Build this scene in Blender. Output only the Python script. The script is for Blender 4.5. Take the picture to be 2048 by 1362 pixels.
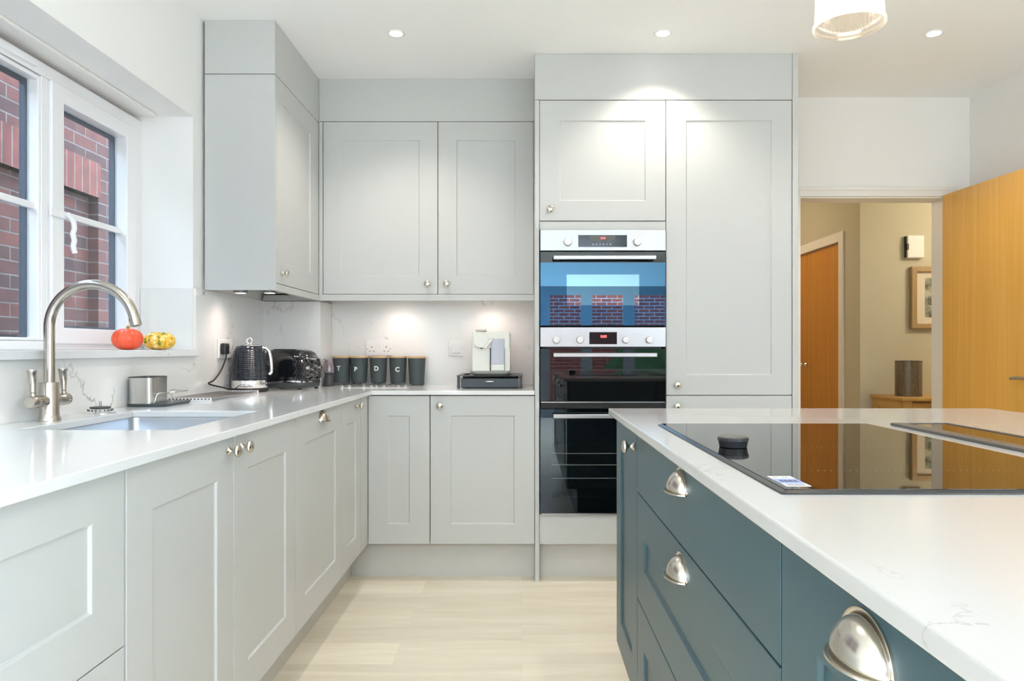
import bpy, bmesh, math, random
from mathutils import Vector, Matrix
random.seed(7)
PI = math.pi
scene = bpy.context.scene
for o in list(bpy.data.objects):
    bpy.data.objects.remove(o, do_unlink=True)
COL = scene.collection

# ------------------------------------------------------------------ camera
F_PX, CX, CY, HC = 1438.0, 1043.0, 698.5, 1.103
cam_d = bpy.data.cameras.new('camera')
cam_d.sensor_fit = 'HORIZONTAL'; cam_d.sensor_width = 36.0
cam_d.lens = F_PX / 2048 * 36
cam_d.shift_x = -(CX - 1024) / 2048
cam_d.shift_y = (CY - 681) / 2048
cam_d.clip_start = 0.02
cam = bpy.data.objects.new('camera', cam_d); COL.objects.link(cam)
cam.location = (0, 0, HC); cam.rotation_euler = (PI / 2, 0, 0)
scene.camera = cam

# ------------------------------------------------------------------ view, world
scene.view_settings.view_transform = 'Standard'
scene.view_settings.look = 'None'
scene.view_settings.exposure = 0.77
scene.view_settings.gamma = 1.0
scene.view_settings.use_curve_mapping = False
scene.cycles.use_denoising = True
scene.cycles.max_bounces = 12
scene.cycles.diffuse_bounces = 8
scene.cycles.glossy_bounces = 6
scene.cycles.transmission_bounces = 8
scene.cycles.transparent_max_bounces = 12
scene.cycles.sample_clamp_indirect = 8
scene.cycles.caustics_reflective = False
scene.cycles.caustics_refractive = False
world = bpy.data.worlds.new('world'); scene.world = world
world.use_nodes = True
bg = world.node_tree.nodes['Background']
bg.inputs['Color'].default_value = (0.58, 0.78, 1.0, 1)
bg.inputs['Strength'].default_value = 6.8

# ------------------------------------------------------------------ lights
SPOT_W = 24.0
def spot(name, loc, power, color, size=math.radians(120), blend=0.7, radius=0.025, target=None):
    d = bpy.data.lights.new(name, 'SPOT'); d.energy = power; d.color = color
    d.spot_size = size; d.spot_blend = blend; d.shadow_soft_size = radius
    o = bpy.data.objects.new(name, d); COL.objects.link(o); o.location = loc
    if target is not None:
        o.rotation_euler = (Vector(target) - Vector(loc)).to_track_quat('-Z', 'Y').to_euler()
    return o
WARM = (1.0, 0.91, 0.80)
DOWN_X = (-0.558, 0.63, 1.836)
DOWN_Y = (3.20, 1.60, -0.20, -1.9, -3.5)
for ly in DOWN_Y:
    for lx in DOWN_X:
        spot('downlight_beam', (lx, ly, 2.490), SPOT_W * (0.60 if ly > 3 else 0.48 if ly > -1 else 1.5), WARM)
for p in ((-1.25, 3.20, 1.345), (-1.12, 3.20, 1.345)):
    spot('cabinet_light_beam', p, 1.2, (1.0, 0.80, 0.70), math.radians(150), 1.0, 0.03)
for p in ((-0.665, 3.87, 1.372), (-0.16, 3.87, 1.372)):
    spot('cabinet_light_beam', p, 1.35, (1.0, 0.82, 0.73), math.radians(150), 1.0, 0.03)
def area(name, loc, sx, sy, power, color, target):
    d = bpy.data.lights.new(name, 'AREA'); d.shape = 'RECTANGLE'; d.size = sx; d.size_y = sy
    d.energy = power; d.color = color
    o = bpy.data.objects.new(name, d); COL.objects.link(o); o.location = loc
    o.rotation_euler = (Vector(target) - Vector(loc)).to_track_quat('-Z', 'Y').to_euler()
    return o
# added fill lamp, shining down the unseen added roof window behind the camera
area('added_roof_daylight', (0.2, -2.9, 2.78), 2.2, 1.3, 110, (0.70, 0.85, 1.0), (0.2, -2.9, 0))
# added fill lamp outside the unseen, added glazed doors in the right-hand wall
area('added_side_daylight', (3.3, -2.6, 1.5), 3.2, 2.6, 95, (0.78, 0.89, 1.0), (0.4, 0.2, 1.1))
pl = bpy.data.lights.new('hall_lamp_light', 'POINT'); pl.energy = 21; pl.color = (1.0, 0.86, 0.66); pl.shadow_soft_size = 0.05
plo = bpy.data.objects.new('hall_lamp_light', pl); COL.objects.link(plo); plo.location = (3.75, 4.42, 2.25)
pl2 = bpy.data.lights.new('corridor_lamp_light', 'POINT'); pl2.energy = 9; pl2.color = (1.0, 0.80, 0.55); pl2.shadow_soft_size = 0.06
plo2 = bpy.data.objects.new('corridor_lamp_light', pl2); COL.objects.link(plo2); plo2.location = (1.5, 6.3, 2.25)

# ------------------------------------------------------------------ materials
def new_mat(name):
    m = bpy.data.materials.new(name); m.use_nodes = True
    nt = m.node_tree
    return m, nt, nt.nodes['Principled BSDF']
def pbr(name, col, rough=0.5, metal=0.0, spec=0.5, bump=0.0, bscale=200.0, coat=0.0, var=0.0, **kw):
    m, nt, b = new_mat(name)
    b.inputs['Base Color'].default_value = (*col, 1)
    b.inputs['Roughness'].default_value = rough
    b.inputs['Metallic'].default_value = metal
    b.inputs['Specular IOR Level'].default_value = spec
    b.inputs['Coat Weight'].default_value = coat
    for k, v in kw.items():
        b.inputs[k].default_value = v
    tc = nt.nodes.new('ShaderNodeTexCoord')
    nz = nt.nodes.new('ShaderNodeTexNoise'); nz.inputs['Scale'].default_value = bscale
    nt.links.new(tc.outputs['Object'], nz.inputs['Vector'])
    if var:
        mx = nt.nodes.new('ShaderNodeMix'); mx.data_type = 'RGBA'
        mx.inputs['A'].default_value = (*[c * (1 - var) for c in col], 1)
        mx.inputs['B'].default_value = (*[min(1, c * (1 + var)) for c in col], 1)
        nt.links.new(nz.outputs['Fac'], mx.inputs['Factor'])
        nt.links.new(mx.outputs['Result'], b.inputs['Base Color'])
    if bump:
        bp = nt.nodes.new('ShaderNodeBump'); bp.inputs['Strength'].default_value = bump; bp.inputs['Distance'].default_value = 0.002
        nt.links.new(nz.outputs['Fac'], bp.inputs['Height'])
        nt.links.new(bp.outputs['Normal'], b.inputs['Normal'])
    return m
def emis(name, col, strength):
    m, nt, b = new_mat(name)
    b.inputs['Base Color'].default_value = (*col, 1)
    b.inputs['Emission Color'].default_value = (*col, 1)
    b.inputs['Emission Strength'].default_value = strength
    return m
def axes_vec(nt, a, bx, sa=1.0, sb=1.0):
    tc = nt.nodes.new('ShaderNodeTexCoord'); se = nt.nodes.new('ShaderNodeSeparateXYZ'); co = nt.nodes.new('ShaderNodeCombineXYZ')
    nt.links.new(tc.outputs['Object'], se.inputs[0])
    for i, (ax, s) in enumerate(((a, sa), (bx, sb))):
        mu = nt.nodes.new('ShaderNodeMath'); mu.operation = 'MULTIPLY'; mu.inputs[1].default_value = s
        nt.links.new(se.outputs[ax], mu.inputs[0]); nt.links.new(mu.outputs[0], co.inputs[i])
    return co.outputs[0]
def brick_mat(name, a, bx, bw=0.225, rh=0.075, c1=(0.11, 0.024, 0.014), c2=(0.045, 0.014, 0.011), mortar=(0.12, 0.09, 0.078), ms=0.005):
    m, nt, b = new_mat(name)
    v = axes_vec(nt, a, bx)
    br = nt.nodes.new('ShaderNodeTexBrick')
    br.inputs['Scale'].default_value = 1.0
    br.inputs['Brick Width'].default_value = bw; br.inputs['Row Height'].default_value = rh
    br.inputs['Mortar Size'].default_value = ms; br.inputs['Mortar Smooth'].default_value = 0.3
    br.inputs['Color1'].default_value = (*c1, 1); br.inputs['Color2'].default_value = (*c2, 1); br.inputs['Mortar'].default_value = (*mortar, 1)
    nt.links.new(v, br.inputs['Vector'])
    nz = nt.nodes.new('ShaderNodeTexNoise'); nz.inputs['Scale'].default_value = 14; nz.inputs['Detail'].default_value = 6
    nt.links.new(v, nz.inputs['Vector'])
    mx = nt.nodes.new('ShaderNodeMix'); mx.data_type = 'RGBA'; mx.blend_type = 'OVERLAY'; mx.inputs['Factor'].default_value = 0.6
    nt.links.new(br.outputs['Color'], mx.inputs['A']); nt.links.new(nz.outputs['Fac'], mx.inputs['B'])
    nt.links.new(mx.outputs['Result'], b.inputs['Base Color'])
    bp = nt.nodes.new('ShaderNodeBump'); bp.inputs['Strength'].default_value = 0.6; bp.inputs['Distance'].default_value = 0.01; bp.invert = True
    nt.links.new(br.outputs['Fac'], bp.inputs['Height']); nt.links.new(bp.outputs['Normal'], b.inputs['Normal'])
    b.inputs['Roughness'].default_value = 0.9
    return m
def quartz(name, col, seed, amount=1.0, rough=0.12, scale=1.0, width=0.006, patch=(0.53, 0.68)):
    m, nt, b = new_mat(name)
    tc = nt.nodes.new('ShaderNodeTexCoord'); mp = nt.nodes.new('ShaderNodeMapping')
    mp.inputs['Location'].default_value = (seed, seed * 1.7, seed * 0.6); mp.inputs['Rotation'].default_value = (0.3, 0.5, 0.7)
    nt.links.new(tc.outputs['Object'], mp.inputs['Vector'])
    n1 = nt.nodes.new('ShaderNodeTexNoise'); n1.inputs['Scale'].default_value = 1.5 * scale; n1.inputs['Detail'].default_value = 9; n1.inputs['Roughness'].default_value = 0.62; n1.inputs['Distortion'].default_value = 0.5
    nt.links.new(mp.outputs[0], n1.inputs['Vector'])
    s = nt.nodes.new('ShaderNodeMath'); s.operation = 'SUBTRACT'; s.inputs[1].default_value = 0.5
    ab = nt.nodes.new('ShaderNodeMath'); ab.operation = 'ABSOLUTE'
    nt.links.new(n1.outputs['Fac'], s.inputs[0]); nt.links.new(s.outputs[0], ab.inputs[0])
    r = nt.nodes.new('ShaderNodeMapRange'); r.inputs['From Min'].default_value = 0.0; r.inputs['From Max'].default_value = width; r.inputs['To Min'].default_value = 1; r.inputs['To Max'].default_value = 0
    nt.links.new(ab.outputs[0], r.inputs['Value'])
    n2 = nt.nodes.new('ShaderNodeTexNoise'); n2.inputs['Scale'].default_value = 3.1; n2.inputs['Detail'].default_value = 3
    nt.links.new(mp.outputs[0], n2.inputs['Vector'])
    r2 = nt.nodes.new('ShaderNodeMapRange'); r2.inputs['From Min'].default_value = patch[0]; r2.inputs['From Max'].default_value = patch[1]
    nt.links.new(n2.outputs['Fac'], r2.inputs['Value'])
    mu = nt.nodes.new('ShaderNodeMath'); mu.operation = 'MULTIPLY'; nt.links.new(r.outputs[0], mu.inputs[0]); nt.links.new(r2.outputs[0], mu.inputs[1])
    mu2 = nt.nodes.new('ShaderNodeMath'); mu2.operation = 'MULTIPLY'; mu2.inputs[1].default_value = amount; nt.links.new(mu.outputs[0], mu2.inputs[0])
    mx = nt.nodes.new('ShaderNodeMix'); mx.data_type = 'RGBA'
    mx.inputs['A'].default_value = (*col, 1); mx.inputs['B'].default_value = (col[0] * 0.42, col[1] * 0.42, col[2] * 0.44, 1)
    nt.links.new(mu2.outputs[0], mx.inputs['Factor']); nt.links.new(mx.outputs['Result'], b.inputs['Base Color'])
    b.inputs['Roughness'].default_value = rough
    return m
def wood(name, c1, c2, grain_axis, cross_axis, stretch=1.2, cross=26.0, rough=0.35, planks=None, contrast=1.0, coat=0.0):
    m, nt, b = new_mat(name)
    v = axes_vec(nt, grain_axis, cross_axis, stretch, cross)
    nz = nt.nodes.new('ShaderNodeTexNoise'); nz.inputs['Scale'].default_value = 1.0; nz.inputs['Detail'].default_value = 7; nz.inputs['Roughness'].default_value = 0.6; nz.inputs['Distortion'].default_value = 0.8
    src = v
    mx = nt.nodes.new('ShaderNodeMix'); mx.data_type = 'RGBA'
    mx.inputs['A'].default_value = (*c1, 1); mx.inputs['B'].default_value = (*c2, 1)
    rr = nt.nodes.new('ShaderNodeMapRange'); rr.inputs['From Min'].default_value = 0.5 - 0.28 / contrast; rr.inputs['From Max'].default_value = 0.5 + 0.28 / contrast
    if planks:
        pv = axes_vec(nt, grain_axis, cross_axis)
        br = nt.nodes.new('ShaderNodeTexBrick'); br.inputs['Scale'].default_value = 1.0; br.offset = 0.37
        br.inputs['Brick Width'].default_value = planks[0]; br.inputs['Row Height'].default_value = planks[1]
        br.inputs['Mortar Size'].default_value = 0.0007; br.inputs['Mortar Smooth'].default_value = 0.0
        br.inputs['Color1'].default_value = (0.25, 0.25, 0.25, 1); br.inputs['Color2'].default_value = (0.75, 0.75, 0.75, 1); br.inputs['Mortar'].default_value = (0.0, 0.0, 0.0, 1)
        nt.links.new(pv, br.inputs['Vector'])
        va = nt.nodes.new('ShaderNodeVectorMath'); va.operation = 'MULTIPLY_ADD'
        va.inputs[1].default_value = (37, 53, 11); nt.links.new(br.outputs['Color'], va.inputs[0]); nt.links.new(v, va.inputs[2])
        src = va.outputs[0]
        hs = nt.nodes.new('ShaderNodeMix'); hs.data_type = 'RGBA'; hs.blend_type = 'MULTIPLY'; hs.inputs['Factor'].default_value = 1.0
        r3 = nt.nodes.new('ShaderNodeMapRange'); r3.inputs['From Min'].default_value = 0.0; r3.inputs['From Max'].default_value = 0.75
        r3.inputs['To Min'].default_value = 0.84; r3.inputs['To Max'].default_value = 1.03
        nt.links.new(br.outputs['Color'], r3.inputs['Value'])
        nt.links.new(mx.outputs['Result'], hs.inputs['A']); nt.links.new(r3.outputs[0], hs.inputs['B'])
        nt.links.new(hs.outputs['Result'], b.inputs['Base Color'])
    else:
        nt.links.new(mx.outputs['Result'], b.inputs['Base Color'])
    nt.links.new(src, nz.inputs['Vector']); nt.links.new(nz.outputs['Fac'], rr.inputs['Value']); nt.links.new(rr.outputs[0], mx.inputs['Factor'])
    b.inputs['Roughness'].default_value = rough
    b.inputs['Coat Weight'].default_value = coat; b.inputs['Coat Roughness'].default_value = 0.1
    return m
def brushed(name, col, rough=0.3, axis='Z', s=(4, 400)):
    m, nt, b = new_mat(name)
    b.inputs['Base Color'].default_value = (*col, 1); b.inputs['Metallic'].default_value = 1.0
    v = axes_vec(nt, 'X', axis, *s)
    nz = nt.nodes.new('ShaderNodeTexNoise'); nz.inputs['Scale'].default_value = 1.0; nz.inputs['Detail'].default_value = 3
    nt.links.new(v, nz.inputs['Vector'])
    r = nt.nodes.new('ShaderNodeMapRange'); r.inputs['To Min'].default_value = rough * 0.88; r.inputs['To Max'].default_value = rough * 1.12
    nt.links.new(nz.outputs['Fac'], r.inputs['Value']); nt.links.new(r.outputs[0], b.inputs['Roughness'])
    return m
def thin_glass(name, tint=(0.95, 0.97, 0.98), refl=(1, 1, 1), ior=1.5, const=None, rough=0.0):
    m = bpy.data.materials.new(name); m.use_nodes = True; nt = m.node_tree
    nt.nodes.remove(nt.nodes['Principled BSDF']); out = nt.nodes['Material Output']
    tr = nt.nodes.new('ShaderNodeBsdfTransparent'); tr.inputs['Color'].default_value = (*tint, 1)
    gl = nt.nodes.new('ShaderNodeBsdfGlossy'); gl.inputs['Color'].default_value = (*refl, 1); gl.inputs['Roughness'].default_value = rough
    mix = nt.nodes.new('ShaderNodeMixShader')
    if const is None:
        fr = nt.nodes.new('ShaderNodeFresnel'); nt.links.new(fr.outputs[0], mix.inputs[0])
        ge = nt.nodes.new('ShaderNodeNewGeometry'); mr = nt.nodes.new('ShaderNodeMapRange')   # same reflectance on both faces of the sheet
        mr.inputs['To Min'].default_value = ior; mr.inputs['To Max'].default_value = 1 / ior
        nt.links.new(ge.outputs['Backfacing'], mr.inputs['Value']); nt.links.new(mr.outputs[0], fr.inputs['IOR'])
    else:
        mix.inputs[0].default_value = const
    nt.links.new(tr.outputs[0], mix.inputs[1]); nt.links.new(gl.outputs[0], mix.inputs[2]); nt.links.new(mix.outputs[0], out.inputs[0])
    return m
def coated_glass(name, refl, base=(0.004, 0.005, 0.006), fac=0.5):
    m = bpy.data.materials.new(name); m.use_nodes = True; nt = m.node_tree
    b = nt.nodes['Principled BSDF']; out = nt.nodes['Material Output']
    b.inputs['Base Color'].default_value = (*base, 1); b.inputs['Roughness'].default_value = 0.03
    gl = nt.nodes.new('ShaderNodeBsdfGlossy'); gl.inputs['Color'].default_value = (*refl, 1); gl.inputs['Roughness'].default_value = 0.012
    mix = nt.nodes.new('ShaderNodeMixShader'); mix.inputs[0].default_value = fac
    nt.links.new(b.outputs[0], mix.inputs[1]); nt.links.new(gl.outputs[0], mix.inputs[2]); nt.links.new(mix.outputs[0], out.inputs[0])
    return m

M = {}
M['wall'] = pbr('wall_paint', (0.84, 0.83, 0.81), 0.75, bump=0.05, bscale=300)
M['ceiling'] = pbr('ceiling_paint', (0.90, 0.90, 0.895), 0.85, bump=0.03, bscale=300)
M['hall'] = pbr('hall_paint', (0.52, 0.49, 0.38), 0.8, bump=0.05, bscale=300)
M['trim'] = pbr('white_satin_trim', (0.80, 0.78, 0.74), 0.4, bscale=50, var=0.01)
M['upvc'] = pbr('white_upvc', (0.82, 0.81, 0.82), 0.3, bscale=50, var=0.01)
M['gasket'] = pbr('dark_spacer', (0.05, 0.07, 0.10), 0.4, bscale=50, var=0.1)
M['grey'] = pbr('pale_grey_cabinet_paint', (0.535, 0.541, 0.53), 0.38, spec=0.4, bump=0.02, bscale=500)
M['plinth'] = pbr('pale_grey_plinth', (0.58, 0.57, 0.54), 0.4, bscale=80, var=0.01)
M['teal'] = pbr('teal_cabinet_paint', (0.031, 0.075, 0.095), 0.36, spec=0.5, bump=0.02, bscale=500)
M['quartz'] = quartz('white_quartz_worktop', (0.72, 0.73, 0.74), 3.0, 0.5, rough=0.10)
M['quartz_island'] = quartz('white_quartz_island', (0.465, 0.46, 0.455), 9.3, 0.7, scale=2.2, patch=(0.52, 0.66))
M['splash'] = quartz('white_quartz_splashback', (0.78, 0.77, 0.75), 5.9, 1.0, rough=0.15, scale=1.1, width=0.009, patch=(0.50, 0.62))
M['floor'] = wood('washed_oak_floor', (0.74, 0.65, 0.51), (0.88, 0.81, 0.68), 'X', 'Y', 1.6, 16, 0.33, planks=(1.22, 0.18), contrast=1.3)
M['doorwood'] = wood('amber_oak_veneer', (0.66, 0.33, 0.055), (0.80, 0.45, 0.105), 'Z', 'Y', 0.7, 28, 0.32, contrast=1.2, coat=0.3)
M['cupwood'] = wood('amber_veneer_hall', (0.50, 0.20, 0.025), (0.62, 0.29, 0.05), 'Z', 'Y', 0.6, 22, 0.35)
M['sidewood'] = wood('golden_oak_sideboard', (0.42, 0.24, 0.07), (0.56, 0.35, 0.12), 'X', 'Z', 2, 30, 0.4)
M['framewood'] = wood('pale_wood_frame', (0.30, 0.20, 0.09), (0.42, 0.29, 0.14), 'Z', 'X', 3, 50, 0.4)
M['bamboo'] = wood('bamboo_lid', (0.62, 0.38, 0.18), (0.74, 0.48, 0.25), 'X', 'Y', 6, 60, 0.45)
M['nickel'] = brushed('brushed_nickel', (0.66, 0.62, 0.55), 0.22)
M['tap'] = pbr('brushed_steel_tap', (0.50, 0.46, 0.41), 0.24, 1.0)
M['steel'] = brushed('brushed_steel', (0.40, 0.40, 0.40), 0.32)
M['satin'] = pbr('satin_steel', (0.55, 0.54, 0.52), 0.24, 1.0)
M['sinksteel'] = brushed('sink_steel', (0.50, 0.53, 0.57), 0.33, 'Y', (60, 4))
M['chrome'] = pbr('chrome', (0.85, 0.85, 0.86), 0.06, 1.0)
M['black'] = pbr('black_plastic', (0.012, 0.013, 0.015), 0.35, var=0.05)
M['gloss_black'] = pbr('gloss_black_enamel', (0.006, 0.007, 0.010), 0.06, coat=1.0)
M['kettle'] = pbr('gloss_charcoal_enamel', (0.010, 0.017, 0.026), 0.16, coat=0.25)
M['hob'] = pbr('black_hob_glass', (0.004, 0.004, 0.004), 0.015, spec=0.5, coat=0.0, **{'IOR': 1.6})
M['hobframe'] = pbr('dark_hob_bevel', (0.012, 0.015, 0.02), 0.25, spec=0.5)
M['hobgrey'] = pbr('extractor_trim', (0.085, 0.078, 0.072), 0.35)
M['canister'] = pbr('matt_slate_canister', (0.062, 0.078, 0.082), 0.6, bump=0.03, bscale=300)
M['darkgrey'] = pbr('dark_grey_plastic', (0.055, 0.06, 0.062), 0.45, var=0.05)
M['white_plastic'] = pbr('white_plastic', (0.80, 0.79, 0.79), 0.3, var=0.01)
M['knobwhite'] = pbr('silver_white_dial', (0.62, 0.62, 0.61), 0.3, 0.3)
M['offwhite'] = pbr('off_white_machine', (0.74, 0.74, 0.69), 0.3, var=0.01)
M['beige_tray'] = pbr('beige_tray', (0.60, 0.60, 0.54), 0.4, var=0.01)
M['jug'] = pbr('frosted_milk_jug', (0.50, 0.52, 0.60), 0.2, var=0.03)
M['standmetal'] = pbr('slate_metal', (0.035, 0.05, 0.058), 0.35, var=0.05)
M['lilac'] = pbr('smoky_lilac_acrylic', (0.80, 0.66, 0.78), 0.05, **{'Transmission Weight': 0.8, 'IOR': 1.45})
M['letter'] = pbr('white_vinyl_letter', (0.88, 0.88, 0.87), 0.5)
M['orange'] = pbr('pumpkin_orange', (0.82, 0.10, 0.035), 0.35, bscale=30, var=0.12)
M['stem'] = pbr('dry_stem', (0.45, 0.30, 0.13), 0.8, bscale=80, var=0.2)
M['red_led'] = emis('red_led', (1.0, 0.10, 0.10), 1.6)
M['display'] = pbr('display_glass', (0.010, 0.010, 0.012), 0.08, spec=0.25)
M['dispgrey'] = pbr('display_panel_grey', (0.10, 0.10, 0.09), 0.2, spec=0.2)
M['print_grey'] = pbr('printed_marks', (0.35, 0.35, 0.36), 0.5)
M['oven_blue'] = coated_glass('oven_glass_blue_coated', (0.065, 0.165, 0.28), fac=0.8)
M['oven_window'] = coated_glass('oven_window_bright', (0.24, 0.40, 0.50), fac=0.8)
M['oven_black'] = pbr('oven_black_glass', (0.004, 0.005, 0.006), 0.02, spec=0.6)
M['oven_pane'] = thin_glass('oven_see_through', (0.62, 0.64, 0.65), (0.8, 0.9, 1.0), 1.55)
M['cavity'] = pbr('oven_cavity_enamel', (0.008, 0.009, 0.011), 0.35, var=0.1)
M['pane'] = thin_glass('window_glass', ior=1.3)
M['lens'] = emis('downlight_lens', (1.0, 0.97, 0.93), 14.0)
M['cablens'] = emis('cabinet_light_lens', (1.0, 0.93, 0.85), 9.0)
M['bulb'] = emis('warm_bulb', (1.0, 0.88, 0.70), 7.0)
def rib_mat():
    m = thin_glass('ribbed_glass', (0.97, 0.94, 0.90), (1, 1, 1), 1.5); nt = m.node_tree
    out = nt.nodes['Material Output']; prev = out.inputs[0].links[0].from_socket
    tl = nt.nodes.new('ShaderNodeBsdfTranslucent'); tl.inputs['Color'].default_value = (0.95, 0.90, 0.84, 1)
    mx = nt.nodes.new('ShaderNodeMixShader'); mx.inputs[0].default_value = 0.30
    nt.links.new(prev, mx.inputs[1]); nt.links.new(tl.outputs[0], mx.inputs[2]); nt.links.new(mx.outputs[0], out.inputs[0])
    return m
M['ribglass'] = rib_mat()
M['mat_board'] = pbr('cream_mount_board', (0.66, 0.60, 0.50), 0.8, var=0.02)
M['anthracite'] = pbr('grey_door_frame', (0.20, 0.23, 0.26), 0.4, var=0.02)
M['paving'] = pbr('grey_paving', (0.35, 0.34, 0.32), 0.9, bscale=6, var=0.2)
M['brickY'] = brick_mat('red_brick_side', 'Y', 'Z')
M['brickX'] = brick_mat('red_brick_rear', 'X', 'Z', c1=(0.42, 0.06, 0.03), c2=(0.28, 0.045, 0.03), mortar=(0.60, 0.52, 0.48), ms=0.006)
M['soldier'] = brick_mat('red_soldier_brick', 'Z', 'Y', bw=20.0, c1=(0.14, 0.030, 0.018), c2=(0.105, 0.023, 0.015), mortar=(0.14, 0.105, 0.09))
M['green'] = pbr('hedge_green', (0.04, 0.12, 0.03), 0.8, bump=1.0, bscale=25, var=0.6)
M['sticker_white'] = pbr('sticker_white', (0.80, 0.82, 0.86), 0.4)
M['sticker_blue'] = pbr('sticker_blue', (0.22, 0.30, 0.62), 0.4)
M['shadowgap'] = pbr('dark_gap', (0.02, 0.02, 0.02), 0.8)
M['cable'] = pbr('black_cable', (0.012, 0.012, 0.014), 0.45)
def picture_mat():
    m, nt, b = new_mat('misty_harbour_print')
    v = axes_vec(nt, 'X', 'Z', 9, 16)
    nz = nt.nodes.new('ShaderNodeTexNoise'); nz.inputs['Scale'].default_value = 1.0; nz.inputs['Detail'].default_value = 5
    nt.links.new(v, nz.inputs['Vector'])
    cr = nt.nodes.new('ShaderNodeValToRGB'); e = cr.color_ramp.elements
    e[0].position = 0.33; e[0].color = (0.05, 0.035, 0.02, 1); e[1].position = 0.62; e[1].color = (0.45, 0.45, 0.36, 1)
    x = e.new(0.46); x.color = (0.20, 0.22, 0.18, 1)
    nt.links.new(nz.outputs['Fac'], cr.inputs[0]); nt.links.new(cr.outputs[0], b.inputs['Base Color'])
    return m
M['print'] = picture_mat()
def gourd_mat():
    m, nt, b = new_mat('yellow_gourd')
    tc = nt.nodes.new('ShaderNodeTexCoord')
    nz = nt.nodes.new('ShaderNodeTexNoise'); nz.inputs['Scale'].default_value = 60; nz.inputs['Detail'].default_value = 4
    nt.links.new(tc.outputs['Object'], nz.inputs['Vector'])
    cr = nt.nodes.new('ShaderNodeValToRGB'); e = cr.color_ramp.elements
    e[0].position = 0.38; e[0].color = (0.10, 0.20, 0.02, 1); e[1].position = 0.60; e[1].color = (0.86, 0.75, 0.35, 1)
    x = e.new(0.45); x.color = (0.82, 0.45, 0.03, 1); y = e.new(0.54); y.color = (0.85, 0.48, 0.04, 1)
    nt.links.new(nz.outputs['Fac'], cr.inputs[0]); nt.links.new(cr.outputs[0], b.inputs['Base Color'])
    b.inputs['Roughness'].default_value = 0.4
    return m
M['gourd'] = gourd_mat()
def perforated():
    m, nt, b = new_mat('perforated_bronze')
    b.inputs['Base Color'].default_value = (0.22, 0.18, 0.14, 1); b.inputs['Metallic'].default_value = 0.7; b.inputs['Roughness'].default_value = 0.45
    tc = nt.nodes.new('ShaderNodeTexCoord'); vo = nt.nodes.new('ShaderNodeTexVoronoi'); vo.inputs['Scale'].default_value = 95; vo.inputs['Randomness'].default_value = 0.15
    nt.links.new(tc.outputs['Object'], vo.inputs['Vector'])
    r = nt.nodes.new('ShaderNodeMath'); r.operation = 'GREATER_THAN'; r.inputs[1].default_value = 0.33
    nt.links.new(vo.outputs['Distance'], r.inputs[0]); nt.links.new(r.outputs[0], b.inputs['Alpha'])
    return m
M['perf'] = perforated()

# ------------------------------------------------------------------ geometry helpers
def wloc(p):
    v = Vector((0, 0, 0))
    while p is not None:
        v += p.location; p = p.parent
    return v
def obj(name, bm, mat, parent=None, smooth=False, bev=0.0, label=None, seg=2):
    """link a bmesh that is written in world coordinates as one object"""
    me = bpy.data.meshes.new(name)
    bmesh.ops.recalc_face_normals(bm, faces=bm.faces)
    o = bpy.data.objects.new(name, me); COL.objects.link(o)
    if parent is not None:
        off = wloc(parent)
        bmesh.ops.translate(bm, verts=bm.verts, vec=-off)
        o.parent = parent
    bm.to_mesh(me); bm.free()
    me.materials.append(mat)
    if smooth:
        for p in me.polygons: p.use_smooth = True
        try:
            me.set_sharp_from_angle(angle=math.radians(40))
        except Exception:
            pass
    if bev:
        md = o.modifiers.new('bevel', 'BEVEL'); md.width = bev; md.segments = seg; md.limit_method = 'ANGLE'; md.angle_limit = math.radians(50)
    if label: o['label'] = label
    return o
def thing(name, label, cat, loc=(0, 0, 0), group=None):
    o = bpy.data.objects.new(name, None); COL.objects.link(o); o.location = loc; o.empty_display_size = 0.05
    o['label'] = label; o['category'] = cat
    if group: o['group'] = group
    return o
def tag(o, label, cat, group=None):
    o['label'] = label; o['category'] = cat
    if group: o['group'] = group
    return o
def struct(name, bm, mat, label=None, **k):
    o = obj(name, bm, mat, **k); o['kind'] = 'structure'
    if label: o['label'] = label
    return o
def copy_tree(o, parent=None):
    c = o.copy(); COL.objects.link(c)
    if parent: c.parent = parent
    for ch in list(o.children):
        copy_tree(ch, c)
    return c
def B():
    return bmesh.new()
def box(bm, x0, x1, y0, y1, z0, z1, mtx=None):
    vs = [bm.verts.new((x, y, z)) for x in (x0, x1) for y in (y0, y1) for z in (z0, z1)]
    for f in ((0, 1, 3, 2), (4, 6, 7, 5), (0, 4, 5, 1), (2, 3, 7, 6), (0, 2, 6, 4), (1, 5, 7, 3)):
        bm.faces.new([vs[i] for i in f])
    if mtx is not None:
        bmesh.ops.transform(bm, matrix=mtx, verts=vs)
    return bm
def bx(*a):
    return box(B(), *a)
def basis(axis):
    a = Vector(axis).normalized()
    t = Vector((0, 0, 1)) if abs(a.z) < 0.9 else Vector((1, 0, 0))
    u = t.cross(a).normalized(); w = a.cross(u).normalized()
    return u, w, a
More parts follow.
